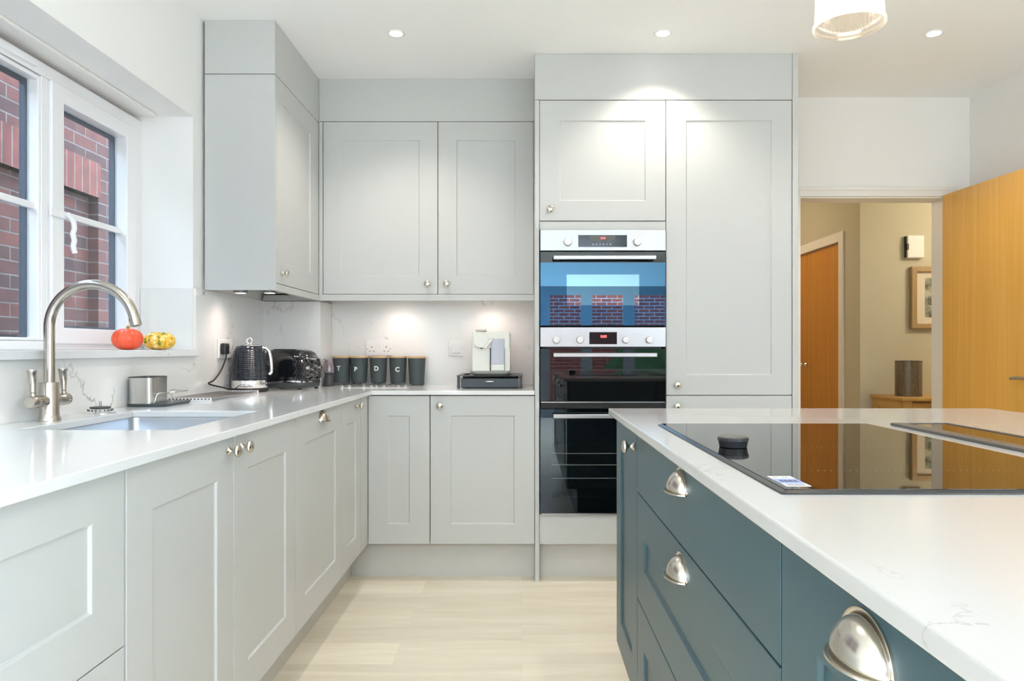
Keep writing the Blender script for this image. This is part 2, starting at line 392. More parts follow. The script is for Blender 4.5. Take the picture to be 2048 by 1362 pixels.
def lathe(bm, prof, org, axis=(0, 0, 1), seg=32, a0=0.0, a1=2 * PI, rfun=None):
    u, w, a = basis(axis); org = Vector(org)
    closed = abs(a1 - a0 - 2 * PI) < 1e-6
    n = seg if closed else seg + 1
    rings = []
    for r, z in prof:
        if r < 1e-7:
            rings.append([bm.verts.new(org + a * z)])
        else:
            ring = []
            for i in range(n):
                t = a0 + (a1 - a0) * i / seg
                rr = r * (rfun(t, z) if rfun else 1)
                ring.append(bm.verts.new(org + a * z + u * rr * math.cos(t) + w * rr * math.sin(t)))
            rings.append(ring)
    for p, q in zip(rings[:-1], rings[1:]):
        m = seg if closed else seg
        for i in range(m):
            j = (i + 1) % n
            if len(p) == 1 and len(q) == 1: continue
            if len(p) == 1: bm.faces.new((p[0], q[i], q[j]))
            elif len(q) == 1: bm.faces.new((p[i], p[j], q[0]))
            else: bm.faces.new((p[i], p[j], q[j], q[i]))
    return bm
def cyl(bm, org, axis, r, h, seg=32, r2=None):
    r2 = r if r2 is None else r2
    return lathe(bm, [(0, 0), (r, 0), (r2, h), (0, h)], org, axis, seg)
def tube(bm, pts, r, seg=10, cap=True):
    pts = [Vector(p) for p in pts]; rings = []
    rs = r if isinstance(r, (list, tuple)) else [r] * len(pts)
    pu = None
    for i, p in enumerate(pts):
        d = (pts[min(i + 1, len(pts) - 1)] - pts[max(i - 1, 0)]).normalized()
        if pu is None:
            u, w, _ = basis(d)
        else:
            u = (pu - d * pu.dot(d)).normalized(); w = d.cross(u)
        pu = u
        rings.append([bm.verts.new(p + (u * math.cos(2 * PI * k / seg) + w * math.sin(2 * PI * k / seg)) * rs[i]) for k in range(seg)])
    for a, b in zip(rings[:-1], rings[1:]):
        for k in range(seg):
            bm.faces.new((a[k], a[(k + 1) % seg], b[(k + 1) % seg], b[k]))
    if cap:
        bm.faces.new(rings[0]); bm.faces.new(rings[-1])
    return bm
def smooth_path(pts, n=8):
    """Catmull-Rom through pts"""
    P = [Vector(p) for p in pts]; P = [P[0] * 2 - P[1]] + P + [P[-1] * 2 - P[-2]]; out = []
    for i in range(1, len(P) - 2):
        for k in range(n):
            t = k / n
            out.append(0.5 * ((2 * P[i]) + (P[i + 1] - P[i - 1]) * t + (2 * P[i - 1] - 5 * P[i] + 4 * P[i + 1] - P[i + 2]) * t * t + (3 * P[i] - P[i - 1] - 3 * P[i + 1] + P[i + 2]) * t ** 3))
    out.append(P[-2]); return out
def loft(bm, rings, cap0=True, cap1=True):
    R = [[bm.verts.new(p) for p in ring] for ring in rings]
    n = len(R[0])
    for a, b in zip(R[:-1], R[1:]):
        for k in range(n):
            bm.faces.new((a[k], a[(k + 1) % n], b[(k + 1) % n], b[k]))
    if cap0: bm.faces.new(R[0])
    if cap1: bm.faces.new(R[-1])
    return bm
def rrect(x0, x1, y0, y1, r, z, n=5):
    out = []
    for cx, cy, a in ((x1 - r, y1 - r, 0), (x0 + r, y1 - r, PI / 2), (x0 + r, y0 + r, PI), (x1 - r, y0 + r, 1.5 * PI)):
        for i in range(n + 1):
            t = a + PI / 2 * i / n
            out.append((cx + r * math.cos(t), cy + r * math.sin(t), z))
    return out
def slab_grid(bm, us, vs, keep, w0, w1, fn):
    """extruded cells of a 2-D grid; fn(u, v, w) -> xyz"""
    V = {}
    def vert(i, j, k):
        if (i, j, k) not in V: V[(i, j, k)] = bm.verts.new(fn(us[i], vs[j], (w0, w1)[k]))
        return V[(i, j, k)]
    nu, nv = len(us) - 1, len(vs) - 1
    K = lambda i, j: 0 <= i < nu and 0 <= j < nv and keep((us[i] + us[i + 1]) / 2, (vs[j] + vs[j + 1]) / 2)
    for i in range(nu):
        for j in range(nv):
            if not K(i, j): continue
            for k in (0, 1):
                bm.faces.new([vert(i, j, k), vert(i + 1, j, k), vert(i + 1, j + 1, k), vert(i, j + 1, k)])
            for (di, dj, a, b) in ((-1, 0, (i, j), (i, j + 1)), (1, 0, (i + 1, j), (i + 1, j + 1)), (0, -1, (i, j), (i + 1, j)), (0, 1, (i, j + 1), (i + 1, j + 1))):
                if not K(i + di, j + dj):
                    bm.faces.new([vert(*a, 0), vert(*b, 0), vert(*b, 1), vert(*a, 1)])
    bmesh.ops.recalc_face_normals(bm, faces=bm.faces)
    bmesh.ops.dissolve_limit(bm, angle_limit=0.01, verts=bm.verts, edges=bm.edges)
    return bm
def frame(ang, loc):
    return Matrix.Translation(Vector(loc)) @ Matrix.Rotation(math.radians(ang), 4, 'Z')
def shaker_bm(w, h, mtx, st=0.095, rec=0.006, ch=0.0035, t=0.02, panel=None, flat=False):
    """door leaf in local frame: width +x, height +z, front at y=0 facing -y"""
    bm = B()
    if flat:
        box(bm, 0, w, 0, t, 0, h)
    else:
        if panel is None: panel = (st, w - st, st, h - st)
        a0, a1, b0, b1 = panel
        def ring(x0, x1, z0, z1, y): return [bm.verts.new((x, y, z)) for x, z in ((x0, z0), (x1, z0), (x1, z1), (x0, z1))]
        R = [ring(0, w, 0, h, t), ring(0, w, 0, h, 0), ring(a0, a1, b0, b1, 0), ring(a0 + ch, a1 - ch, b0 + ch, b1 - ch, rec)]
        for p, q in zip(R[:-1], R[1:]):
            for i in range(4): bm.faces.new((p[i], p[(i + 1) % 4], q[(i + 1) % 4], q[i]))
        bm.faces.new(R[0]); bm.faces.new(R[-1])
    bmesh.ops.transform(bm, matrix=mtx, verts=bm.verts)
    return bm
def knob(parent, pos, axis, mat=None):
    prof = [(0, 0), (0.010, 0), (0.011, 0.002), (0.009, 0.004), (0.0055, 0.008), (0.005, 0.014), (0.007, 0.018), (0.0145, 0.021), (0.0165, 0.025), (0.0155, 0.029), (0.010, 0.0325), (0, 0.034)]
    return obj('knob', lathe(B(), prof, pos, axis, 28), mat or M['nickel'], parent, smooth=True)
def cup_bm(mtx, W=0.043, H=0.036, P=0.026):
    bm = B(); nu, nv = 28, 10; grid = []
    for j in range(nv + 1):
        v = PI / 2 * j / nv; row = []
        for i in range(nu + 1):
            u = PI * i / nu
            row.append(bm.verts.new((W * math.cos(u), -P * math.sin(u) * math.sin(v) - 0.001, H * math.sin(u) * math.cos(v))))
        grid.append(row)
    for j in range(nv):
        for i in range(nu):
            bm.faces.new((grid[j][i], grid[j][i + 1], grid[j + 1][i + 1], grid[j + 1][i]))
    # back flange
    e = 0.0055
    def arc(sc, y): return [bm.verts.new(((W + sc) * math.cos(PI * i / nu), y, (H + sc) * math.sin(PI * i / nu))) for i in range(nu + 1)]
    a, b, c = arc(0, -0.0025), arc(e, -0.0025), arc(e, 0.0)
    d = arc(0, 0.0)
    for p, q in ((a, b), (b, c), (c, d)):
        for i in range(nu): bm.faces.new((p[i], p[i + 1], q[i + 1], q[i]))
    # flared lip along the open edge
    def lip(sc, z): return [bm.verts.new(((W + sc * 0.6) * math.cos(PI * i / nu), -(P + sc) * math.sin(PI * i / nu) - 0.001, z)) for i in range(nu + 1)]
    a, b, c, d = lip(0, 0.0005), lip(0.005, -0.001), lip(0.005, -0.003), lip(-0.002, -0.002)
    for p, q in ((a, b), (b, c), (c, d)):
        for i in range(nu): bm.faces.new((p[i], p[i + 1], q[i + 1], q[i]))
    bmesh.ops.transform(bm, matrix=mtx, verts=bm.verts)
    bmesh.ops.remove_doubles(bm, verts=bm.verts, dist=0.00005)
    return bm
def cup_handle(parent, ang, pos):
    o = obj('cup_handle', cup_bm(frame(ang, pos)), M['nickel'], parent, smooth=True)
    md = o.modifiers.new('thickness', 'SOLIDIFY'); md.thickness = 0.0012
    return o
def text_bm(s, size, mtx, extrude=0.0004, bend=None, align='CENTER', bold=0.0):
    cu = bpy.data.curves.new('letters', 'FONT'); cu.body = s; cu.size = size; cu.extrude = extrude; cu.offset = bold
    cu.align_x = align; cu.align_y = 'CENTER'; cu.resolution_u = 3
    to = bpy.data.objects.new('letters', cu); COL.objects.link(to)
    bpy.context.view_layer.update()
    me = bpy.data.meshes.new_from_object(to.evaluated_get(bpy.context.evaluated_depsgraph_get()))
    bpy.data.objects.remove(to); bpy.data.curves.remove(cu)
    bm = B(); bm.from_mesh(me); bpy.data.meshes.remove(me)
    # text lies in local xy; stand it up: x->x, y->z, z->-y
    bmesh.ops.transform(bm, matrix=Matrix(((1, 0, 0, 0), (0, 0, -1, 0), (0, 1, 0, 0), (0, 0, 0, 1))), verts=bm.verts)
    if bend:
        bmesh.ops.subdivide_edges(bm, edges=[e for e in bm.edges if e.calc_length() > 0.006], cuts=2)
        for v in bm.verts: v.co = bend(v.co)
    bmesh.ops.transform(bm, matrix=mtx, verts=bm.verts)
    return bm

# ------------------------------------------------------------------ constants of the room
XL, XR, YB, YR, ZC = -1.366, 2.499, 4.01, -4.8, 2.508
XS = -1.354          # face of the left splashback
YS = 3.998           # face of the back splashback
ZW = 0.907           # worktop
G = 0.0019           # half gap between doors

# floor, ceiling
struct('floor', bx(-1.75, 5.2, YR - 0.1, 8.0, -0.08, 0.0), M['floor'])
RX0, RX1, RY0, RY1 = -0.9, 1.3, -3.55, -2.25
struct('ceiling', slab_grid(B(), [-1.75, RX0, RX1, 2.65], [YR - 0.1, RY0, RY1, 4.13], lambda x, y: not (RX0 < x < RX1 and RY0 < y < RY1), ZC, ZC + 0.12, lambda u, v, w: (u, v, w)), M['ceiling'])
# walls
WY0, WY1, WZ0, WZ1 = 1.02, 2.99, 1.075, 2.071
struct('wall_left', slab_grid(B(), [YR, WY0, WY1, 4.13], [0, WZ0, WZ1, ZC], lambda y, z: not (WY0 < y < WY1 and WZ0 < z < WZ1), XL, -1.68, lambda u, v, w: (w, u, v)), M['wall'])
GY0, GY1, GZ = -4.3, -0.9, 2.12
struct('wall_right', slab_grid(B(), [YR, GY0, GY1, 4.01], [0, GZ, ZC], lambda y, z: not (GY0 < y < GY1 and z < GZ), XR, XR + 0.12, lambda u, v, w: (w, u, v)), M['wall'])
DX0, DX1, DZ = 1.545, 2.372, 1.957
struct('wall_back', slab_grid(B(), [XL, DX0, DX1, 2.62], [0, DZ, ZC], lambda x, z: not (DX0 < x < DX1 and z < DZ), YB, 4.13, lambda u, v, w: (u, w, v)), M['wall'])
BX0, BX1, BZ = -1.0, 2.42, 2.12
struct('wall_rear', slab_grid(B(), [-1.68, BX0, BX1, 2.62], [0, BZ, ZC], lambda x, z: not (BX0 < x < BX1 and z < BZ), YR - 0.12, YR, lambda u, v, w: (u, w, v)), M['wall'])
# hall
HX = 2.51; HY = 5.33
struct('wall_hall_front', bx(HX, 5.1, HY, HY + 0.1, 0, 2.45), M['hall'])
CY0, CY1, CZ = 5.66, 7.08, 1.955
struct('wall_hall_side', slab_grid(B(), [HY + 0.1, CY0, CY1, 7.6], [0, CZ, 2.45], lambda y, z: not (CY0 < y < CY1 and z < CZ), HX, HX + 0.1, lambda u, v, w: (w, u, v)), M['hall'])
struct('wall_hall_far', bx(0.9, HX, 7.6, 7.7, 0, 2.45), M['hall'])
struct('wall_hall_left', bx(0.8, 0.9, 4.13, 7.6, 0, 2.45), M['hall'])
struct('wall_hall_right', bx(5.0, 5.1, 4.13, HY, 0, 2.45), M['hall'])
struct('wall_hall_near', slab_grid(B(), [0.9, DX0 - 0.01, DX1 + 0.01, 5.0], [0, DZ + 0.01, 2.45], lambda x, z: not (DX0 - 0.01 < x < DX1 + 0.01 and z < DZ + 0.01), 4.13, 4.14, lambda u, v, w: (u, w, v)), M['hall'])
struct('ceiling_hall', bx(0.8, 5.1, 4.13, 7.7, 2.45, 2.55), M['ceiling'])
# door lining and architraves of the kitchen doorway
def door_trim(name, x0, x1, z1, yf, w=0.05, th=0.016, yb=4.14):
    bm = B()
    box(bm, x0 - w, x0 + 0.004, yf - th, yf, 0, z1 + w); box(bm, x1 - 0.004, x1 + w, yf - th, yf, 0, z1 + w)
    box(bm, x0 + 0.004, x1 - 0.004, yf - th, yf, z1 - 0.004, z1 + w)
    box(bm, x0 - w, x1 + w, yf - th - 0.006, yf - th, z1 + w * 0.55, z1 + w)
    box(bm, x0 - 0.001, x0 + 0.012, yf, yb, 0, z1); box(bm, x1 - 0.012, x1 + 0.001, yf, yb, 0, z1); box(bm, x0, x1, yf, yb, z1 - 0.012, z1 + 0.001)
    return struct(name, bm, M['trim'], label='white painted architrave and lining of the kitchen doorway', bev=0.002)
door_trim('trim_1', DX0, DX1, DZ, YB)
bm = B()
box(bm, HX - 0.016, HX, CY0 - 0.075, CY0 + 0.004, 0, CZ + 0.07); box(bm, HX - 0.016, HX, CY1 - 0.004, CY1 + 0.075, 0, CZ + 0.07)
box(bm, HX - 0.016, HX, CY0 + 0.004, CY1 - 0.004, CZ - 0.004, CZ + 0.07)
struct('trim_2', bm, M['trim'], label='white architrave around the hall cupboard doors', bev=0.002)

# roof window added to bring daylight into the unseen rear, on a plastered shaft
rw = struct('added_roof_window', slab_grid(B(), [RX0 - 0.08, RX0, RX1, RX1 + 0.08], [RY0 - 0.08, RY0, RY1, RY1 + 0.08], lambda x, y: not (RX0 < x < RX1 and RY0 < y < RY1), ZC + 0.12, ZC + 0.40, lambda u, v, w: (u, v, w)), M['ceiling'], label='unseen roof window added over the rear of the room for daylight')
obj('pane', bx(RX0, RX1, RY0, RY1, ZC + 0.36, ZC + 0.37), M['pane'], rw)

# rear glazed doors
bm = B()
n = 5; pw = (BX1 - BX0) / n
rd = struct('door_3', slab_grid(B(), sorted([BX0] + [BX0 + pw * i + s for i in range(n) for s in (0.09, pw - 0.09)] + [BX1]), [0.0, 0.14, BZ - 0.14, BZ],
            lambda x, z: not ((0.09 < (x - BX0) % pw < pw - 0.09) and 0.14 < z < BZ - 0.14), YR - 0.09, YR - 0.02, lambda u, v, w: (u, w, v)), M['anthracite'], label='grey framed glazed doors at the rear of the room')
for i in range(n):
    obj('pane', bx(BX0 + pw * i + 0.09, BX0 + pw * (i + 1) - 0.09, YR - 0.06, YR - 0.05, 0.14, BZ - 0.14), M['pane'], rd)

n = 4; gw = (GY1 - GY0) / n  # side-wall glazed doors, added out of view so daylight reaches the cabinet fronts
sd = struct('added_side_doors', slab_grid(B(), sorted([GY0] + [GY0 + gw * i + q for i in range(n) for q in (0.07, gw - 0.07)] + [GY1]), [0.0, 0.10, GZ - 0.09, GZ],
            lambda y, z: not ((0.07 < (y - GY0) % gw < gw - 0.07) and 0.10 < z < GZ - 0.09), XR + 0.02, XR + 0.09, lambda u, v, w: (w, u, v)), M['anthracite'], label='grey framed glazed doors added in the unseen side wall for daylight')
for i in range(n):
    obj('pane', bx(XR + 0.05, XR + 0.06, GY0 + gw * i + 0.07, GY0 + gw * (i + 1) - 0.07, 0.10, GZ - 0.09), M['pane'], sd)

# outside
struct('ground_outside', bx(-9, 10, -12, YR - 0.12, -0.2, -0.06), M['paving'])
struct('wall_garden', bx(-6, 7, -8.6, -8.4, -0.06, 2.45), M['brickX'])
struct('ground_side', bx(-2.8, -1.68, YR - 0.12, 9, -0.2, -0.06), M['paving'])
NX = -2.66
NY0, NY1, NZ0, NZ1 = 3.30, 4.52, 0.95, 2.055
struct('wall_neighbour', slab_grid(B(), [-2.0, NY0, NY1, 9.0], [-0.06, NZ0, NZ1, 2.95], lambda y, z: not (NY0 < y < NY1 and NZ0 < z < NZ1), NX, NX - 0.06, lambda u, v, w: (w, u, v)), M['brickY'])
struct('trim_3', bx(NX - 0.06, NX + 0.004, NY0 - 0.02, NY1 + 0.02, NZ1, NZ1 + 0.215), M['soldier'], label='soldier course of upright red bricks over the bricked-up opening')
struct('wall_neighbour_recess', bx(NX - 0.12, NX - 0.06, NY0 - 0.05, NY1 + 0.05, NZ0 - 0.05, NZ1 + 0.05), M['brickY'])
h = B(); bmesh.ops.create_icosphere(h, subdivisions=4, radius=1.0)
for v in h.verts:
    k = 1 + 0.13 * math.sin(9 * v.co.x + 3 * v.co.z) * math.sin(8 * v.co.y + 5 * v.co.z) + random.uniform(-.05, .05)
    v.co = Vector((2.6 + v.co.x * 0.9 * k, -7.0 + v.co.y * 0.7 * k, 0.62 + v.co.z * 0.85 * k))
tag(obj('garden_shrub', h, M['green'], smooth=True), 'green shrub outside the rear glazed doors', 'shrub')

# ------------------------------------------------------------------ kitchen window (left)
XF = -1.58
def yz_frame(bm, y0, y1, z0, z1, x0, x1, w):
    """rectangular frame in the y-z plane, w = (left, right, bottom, top) widths"""
    slab_grid(bm, [y0, y0 + w[0], y1 - w[1], y1], [z0, z0 + w[2], z1 - w[3], z1], lambda y, z: not (y0 + w[0] < y < y1 - w[1] and z0 + w[2] < z < z1 - w[3]), x0, x1, lambda u, v, q: (q, u, v))
    return bm
fz0, fz1 = 1.10, 2.05
bm = B(); yz_frame(bm, WY0, WY1, fz0, fz1, XF, XF - 0.07, (0.03, 0.058, 0.03, 0.045))
win = struct('window_1', bm, M['upvc'], label='white framed kitchen window over the sink', bev=0.003)
def mullion(name, y0, y1):
    obj(name, bx(XF - 0.06, XF + 0.001, y0, y1, fz0 + 0.031, fz1 - 0.046), M['upvc'], win, bev=0.003)
mullion('mullion', 2.365, 2.400); mullion('mullion', 1.62, 1.655)
def glazed(name, y0, y1, z0, z1, w, proud, bar_z, spac=0.022):
    bmf = B(); yz_frame(bmf, y0, y1, z0, z1, XF + proud, XF - 0.045, w)
    f = obj(name, bmf, M['upvc'], win, bev=0.004)
    gy0, gy1, gz0, gz1 = y0 + w[0], y1 - w[1], z0 + w[2], z1 - w[3]
    obj('pane', bx(XF - 0.036, XF - 0.030, gy0, gy1, gz0, gz1), M['pane'], f)
    obj('spacer', yz_frame(B(), gy0 - 0.002, gy1 + 0.002, gz0 - 0.002, gz1 + 0.002, XF - 0.056, XF - 0.037, (0.012,) * 4), M['gasket'], f)
    obj('glazing_bar', bx(XF - 0.030, XF - 0.012, gy0, gy1, bar_z - 0.011, bar_z + 0.011), M['upvc'], f, bev=0.003)
    return f
glazed('fixed_sash', 1.655, 2.365, 1.10 + 0.031, fz1 - 0.05, (0.014, 0.014, 0.010, 0.014), 0.0, 1.573)
glazed('fixed_sash', 1.05, 1.62, 1.10 + 0.031, fz1 - 0.05, (0.014, 0.014, 0.010, 0.014), 0.0, 1.573)
cs = glazed('casement', 2.402, 2.928, 1.10 + 0.022, 2.003, (0.065, 0.068, 0.055, 0.058), 0.012, 1.573)
# casement lever: keep plate and wavy lever
bm = B(); box(bm, XF + 0.012, XF + 0.020, 2.385, 2.475, 1.548, 1.572)
obj('handle_plate', bm, M['upvc'], cs, bev=0.003)
pts = [(XF + 0.030, 2.455, 1.565), (XF + 0.036, 2.475, 1.545), (XF + 0.036, 2.482, 1.52), (XF + 0.034, 2.478, 1.50), (XF + 0.035, 2.484, 1.478), (XF + 0.034, 2.480, 1.458), (XF + 0.036, 2.486, 1.435)]
obj('window_handle', tube(B(), smooth_path(pts, 5), 0.009, 10), M['white_plastic'], cs, smooth=True)
# trickle vent on the head of the frame
obj('trickle_vent', bx(XF, XF + 0.014, 1.95, 2.33, 2.018, 2.040), M['upvc'], win, bev=0.003)
# reveal lining: head board with a bead, sill
bm = B(); box(bm, -1.68, XL, WY0, WY1, WZ1 - 0.001, WZ1 + 0.0); 
bm.free()
struct('trim_4', bx(-1.53, -1.50, WY0, WY1 - 0.03, 2.058, 2.0705), M['trim'], label='slim white bead across the window head', bev=0.004)
struct('window_sill', slab_grid(B(), [-1.585, -1.338], [WY0, WY1 - 0.0005], lambda a, b: True, 1.0745, 1.10, lambda u, v, w: (u, v, w)), M['quartz'], label='white quartz sill under the kitchen window', bev=0.002)

# ------------------------------------------------------------------ splashbacks
sp = thing('splashback', 'white veined quartz splashback running round the corner under the wall cabinets', 'splashback', (-1.0, YB, ZW))
sm = M['splash']
obj('side_panel', slab_grid(B(), [0.5, WY1, 3.77], [ZW, 1.0745, 1.356], lambda y, z: z < 1.07 or y > WY1, XL + 0.0002, XS, lambda u, v, w: (w, u, v)), sm, sp)
obj('reveal_panel', bx(XF + 0.002, XL + 0.0001, WY1 - 0.012, WY1 - 0.0002, 1.1005, 1.356), sm, sp)
obj('boxing_panel', bx(XS, -1.055, 3.77, 3.782, ZW, 1.353), sm, sp)
obj('boxing_side_panel', bx(-1.067, -1.055, 3.7825, YS, ZW, 1.353), sm, sp)
obj('back_panel', bx(-1.0545, 0.0635, YS, YB - 0.0005, ZW, 1.40), sm, sp)
struct('wall_pipe_boxing', bx(XL + 0.0003, -1.068, 3.783, YB, ZW, 1.375), M['grey'], label='pipe boxing in the kitchen corner')
bm = bx(XS, -1.052, 3.769, 3.781, 1.358, 1.388)
tag(obj('boxing_filler', bm, M['grey']), 'pale grey filler strip above the corner boxing, under the wall cabinet', 'filler panel')

# ------------------------------------------------------------------ worktop and sink
SX0, SX1, SY0, SY1 = -1.23, -0.838, 1.745, 2.28
def keep_top(x, y):
    if SX0 < x < SX1 and SY0 < y < SY1: return False
    if x < -1.055 and y > 3.769: return False
    if x > -0.708 and y < 3.396: return False
    return True
wt = tag(obj('worktop', slab_grid(B(), [XS + 0.0005, SX0, -1.055, SX1, -0.708, 0.062], [0.5, SY0, SY1, 3.396, 3.769, YS - 0.0005], keep_top, 0.887, ZW, lambda u, v, w: (u, v, w)), M['quartz'], bev=0.002),
    'white quartz L-shaped worktop with a sink cut-out along the window wall', 'worktop')
sk = thing('kitchen_sink', 'undermounted stainless steel sink bowl below the window', 'sink', (-1.03, 2.0, 0.68))
r = lambda d, z, rr: rrect(SX0 - 0.004 + d, SX1 + 0.004 - d, SY0 - 0.004 + d, SY1 + 0.004 - d, rr, z, 6)
bm = loft(B(), [r(-0.015, 0.8865, 0.03), r(0.0, 0.8865, 0.022), r(0.001, 0.88, 0.022), r(0.004, 0.72, 0.024), r(0.012, 0.704, 0.03), r(0.03, 0.70, 0.03)], cap0=False, cap1=True)
b_ = obj('bowl', bm, M['sinksteel'], sk, smooth=True)
md = b_.modifiers.new('thickness', 'SOLIDIFY'); md.thickness = 0.0008; md.offset = -1
obj('waste_ring', lathe(B(), [(0.0, 0.7005), (0.03, 0.7005), (0.045, 0.7035), (0.047, 0.7015)], (-1.03, 2.01, 0.0005), (0, 0, 1), 28), M['chrome'], sk, smooth=True)

# ------------------------------------------------------------------ base cabinets
ZD0, ZD1 = 0.178, 0.882
def door(parent, name, run, a, b, z0, z1, mat=None, **k):
    """run: 'L' x=-0.73 facing +x, 'B' y=3.416 facing -y, 'I' x=0.291 facing -x, 'LU', 'BU'"""
    w = (b - a) - 2 * G
    ang, loc = {'L': (90, (-0.73, a + G, z0)), 'B': (0, (a + G, 3.416, z0)), 'I': (-90, (0.291, b - G, z0)),
                'LU': (90, (-1.052, a + G, z0)), 'BU': (0, (a + G, 3.735, z0))}[run]
    return obj(name, shaker_bm(w, z1 - z0, frame(ang, loc), **k), mat or M['grey'], parent, bev=0.0012)
def carcass(parent, x0, x1, y0, y1, z0, z1, mat=None):
    return obj('carcass', bx(x0, x1, y0, y1, z0, z1), mat or M['grey'], parent)
CX0, CX1 = -1.34, -0.7515
# near drawer unit
t = thing('drawer_cabinet', 'pale grey drawer cabinet nearest the camera under the window worktop', 'cabinet', (-1.05, 1.0, 0.178))
carcass(t, CX0, CX1, 0.725, 1.323, 0.178, 0.88)
door(t, 'drawer_front', 'L', 0.725, 1.3235, 0.559, ZD1, panel=(0.10, 0.4955, 0.094, 0.247))
door(t, 'drawer_front', 'L', 0.725, 1.3235, ZD0, 0.556)
# sink cabinet
t = thing('sink_cabinet', 'pale grey double-door base cabinet below the sink', 'cabinet', (-1.05, 1.8, 0.178))
bm = B(); box(bm, CX0, CX1, 1.327, 1.345, 0.178, 0.88); box(bm, CX0, CX1, 2.308, 2.326, 0.178, 0.88); box(bm, CX0, CX1, 1.345, 2.308, 0.178, 0.196); box(bm, CX1 - 0.016, CX1, 1.345, 2.308, 0.196, 0.88)
obj('carcass', bm, M['grey'], t)
d1 = door(t, 'door', 'L', 1.3265, 1.822, ZD0, ZD1); knob(d1, (-0.73, 1.788, 0.850), (1, 0, 0))
d2 = door(t, 'door', 'L', 1.822, 2.3265, ZD0, ZD1); knob(d2, (-0.73, 1.868, 0.850), (1, 0, 0))
# dishwasher
t = thing('integrated_dishwasher', 'integrated dishwasher behind a pale grey door with a cup handle', 'dishwasher', (-1.05, 2.62, 0.178))
carcass(t, CX0, CX1, 2.33, 2.922, 0.178, 0.88)
d1 = door(t, 'door', 'L', 2.3285, 2.9225, ZD0, ZD1); cup_handle(d1, 90, (-0.73, 2.632, 0.843))
# corner unit, left run
t = thing('corner_cabinet', 'narrow pale grey corner cabinet on the window run beside the dishwasher', 'cabinet', (-1.0, 3.1, 0.178))
carcass(t, CX0, CX1, 2.926, 3.98, 0.178, 0.88)
d1 = door(t, 'door', 'L', 2.9245, 3.270, ZD0, ZD1); knob(d1, (-0.73, 3.175, 0.852), (1, 0, 0))
bm = B(); box(bm, -0.7505, -0.7302, 3.2725, 3.4162, ZD0, ZD1)
obj('corner_post', bm, M['grey'], t)
# back run
t = thing('base_cabinet', 'narrow pale grey base cabinet on the back wall, next to the corner', 'cabinet', (-0.6, 3.7, 0.178))
carcass(t, -0.728, -0.437, 3.4375, 3.99, 0.178, 0.88)
door(t, 'door', 'B', -0.730, -0.4345, ZD0, ZD1)
t = thing('base_cabinet', 'wider pale grey base cabinet with round knob beside the oven tower', 'cabinet', (-0.2, 3.7, 0.178))
carcass(t, -0.432, 0.0625, 3.4375, 3.99, 0.178, 0.88)
d1 = door(t, 'door', 'B', -0.4345, 0.0635, ZD0, ZD1); knob(d1, (-0.387, 3.416, 0.836), (0, -1, 0))
# plinths
tag(obj('plinth', bx(CX0 + 0.02, -0.828, 0.6, 3.489, 0.0, 0.1775), M['plinth']), 'pale grey kickboard along the foot of the window run', 'plinth')
tag(obj('plinth', bx(-0.827, 0.0625, 3.490, 3.985, 0.0, 0.1775), M['plinth']), 'pale grey kickboard between the corner and the oven tower', 'plinth')
tag(obj('plinth', bx(0.087, 1.284, 3.490, 3.985, 0.0, 0.1775), M['plinth']), 'pale grey kickboard under the oven tower', 'plinth')

# ------------------------------------------------------------------ wall cabinets
t = thing('wall_cabinet', 'pale grey single-door wall cabinet on the window wall with plain side panel', 'cabinet', (-1.2, 3.3, 1.39))
obj('side_panel', bx(XS + 0.001, -1.052, 3.07, 3.084, 1.356, 2.277), M['grey'], t, bev=0.001)
carcass(t, XS + 0.001, -1.0735, 3.0845, 3.760, 1.394, 2.277)
d1 = door(t, 'door', 'LU', 3.0855, 3.682, 1.388, 2.277); knob(d1, (-1.052, 3.155, 1.437), (1, 0, 0))
obj('light_rail', bx(-1.073, -1.052, 3.0845, 3.7345, 1.356, 1.385), M['grey'], t)
obj('corner_post', bx(-1.073, -1.0535, 3.6845, 3.7345, 1.388, 2.277), M['grey'], t)
tag(obj('infill_panel', bx(XS + 0.001, -1.0525, 3.0702, 3.995, 2.280, ZC - 0.0005), M['grey'], bev=0.001), 'pale grey infill box between the window-wall cabinet and the ceiling', 'infill panel')
t = thing('wall_cabinet', 'pale grey two-door wall cabinet above the canisters and coffee machine', 'cabinet', (-0.5, 3.85, 1.39))
carcass(t, -1.049, 0.0625, 3.7565, YS - 0.001, 1.4005, 2.284)
d1 = door(t, 'door', 'BU', -1.0315, -0.4345, 1.390, 2.284); knob(d1, (-0.487, 3.735, 1.441), (0, -1, 0))
d2 = door(t, 'door', 'BU', -0.4345, 0.0635, 1.390, 2.284); knob(d2, (-0.388, 3.735, 1.441), (0, -1, 0))
obj('light_rail', bx(-1.0515, 0.0635, 3.735, 3.7555, 1.356, 1.387), M['grey'], t)
obj('corner_post', bx(-1.0515, -1.033, 3.7352, 3.7555, 1.388, 2.284), M['grey'], t)
tag(obj('infill_panel', bx(-1.0515, 0.0635, 3.7352, 3.995, 2.287, ZC - 0.0005), M['grey'], bev=0.001), 'pale grey infill panel between the two-door wall cabinet and the ceiling', 'infill panel')
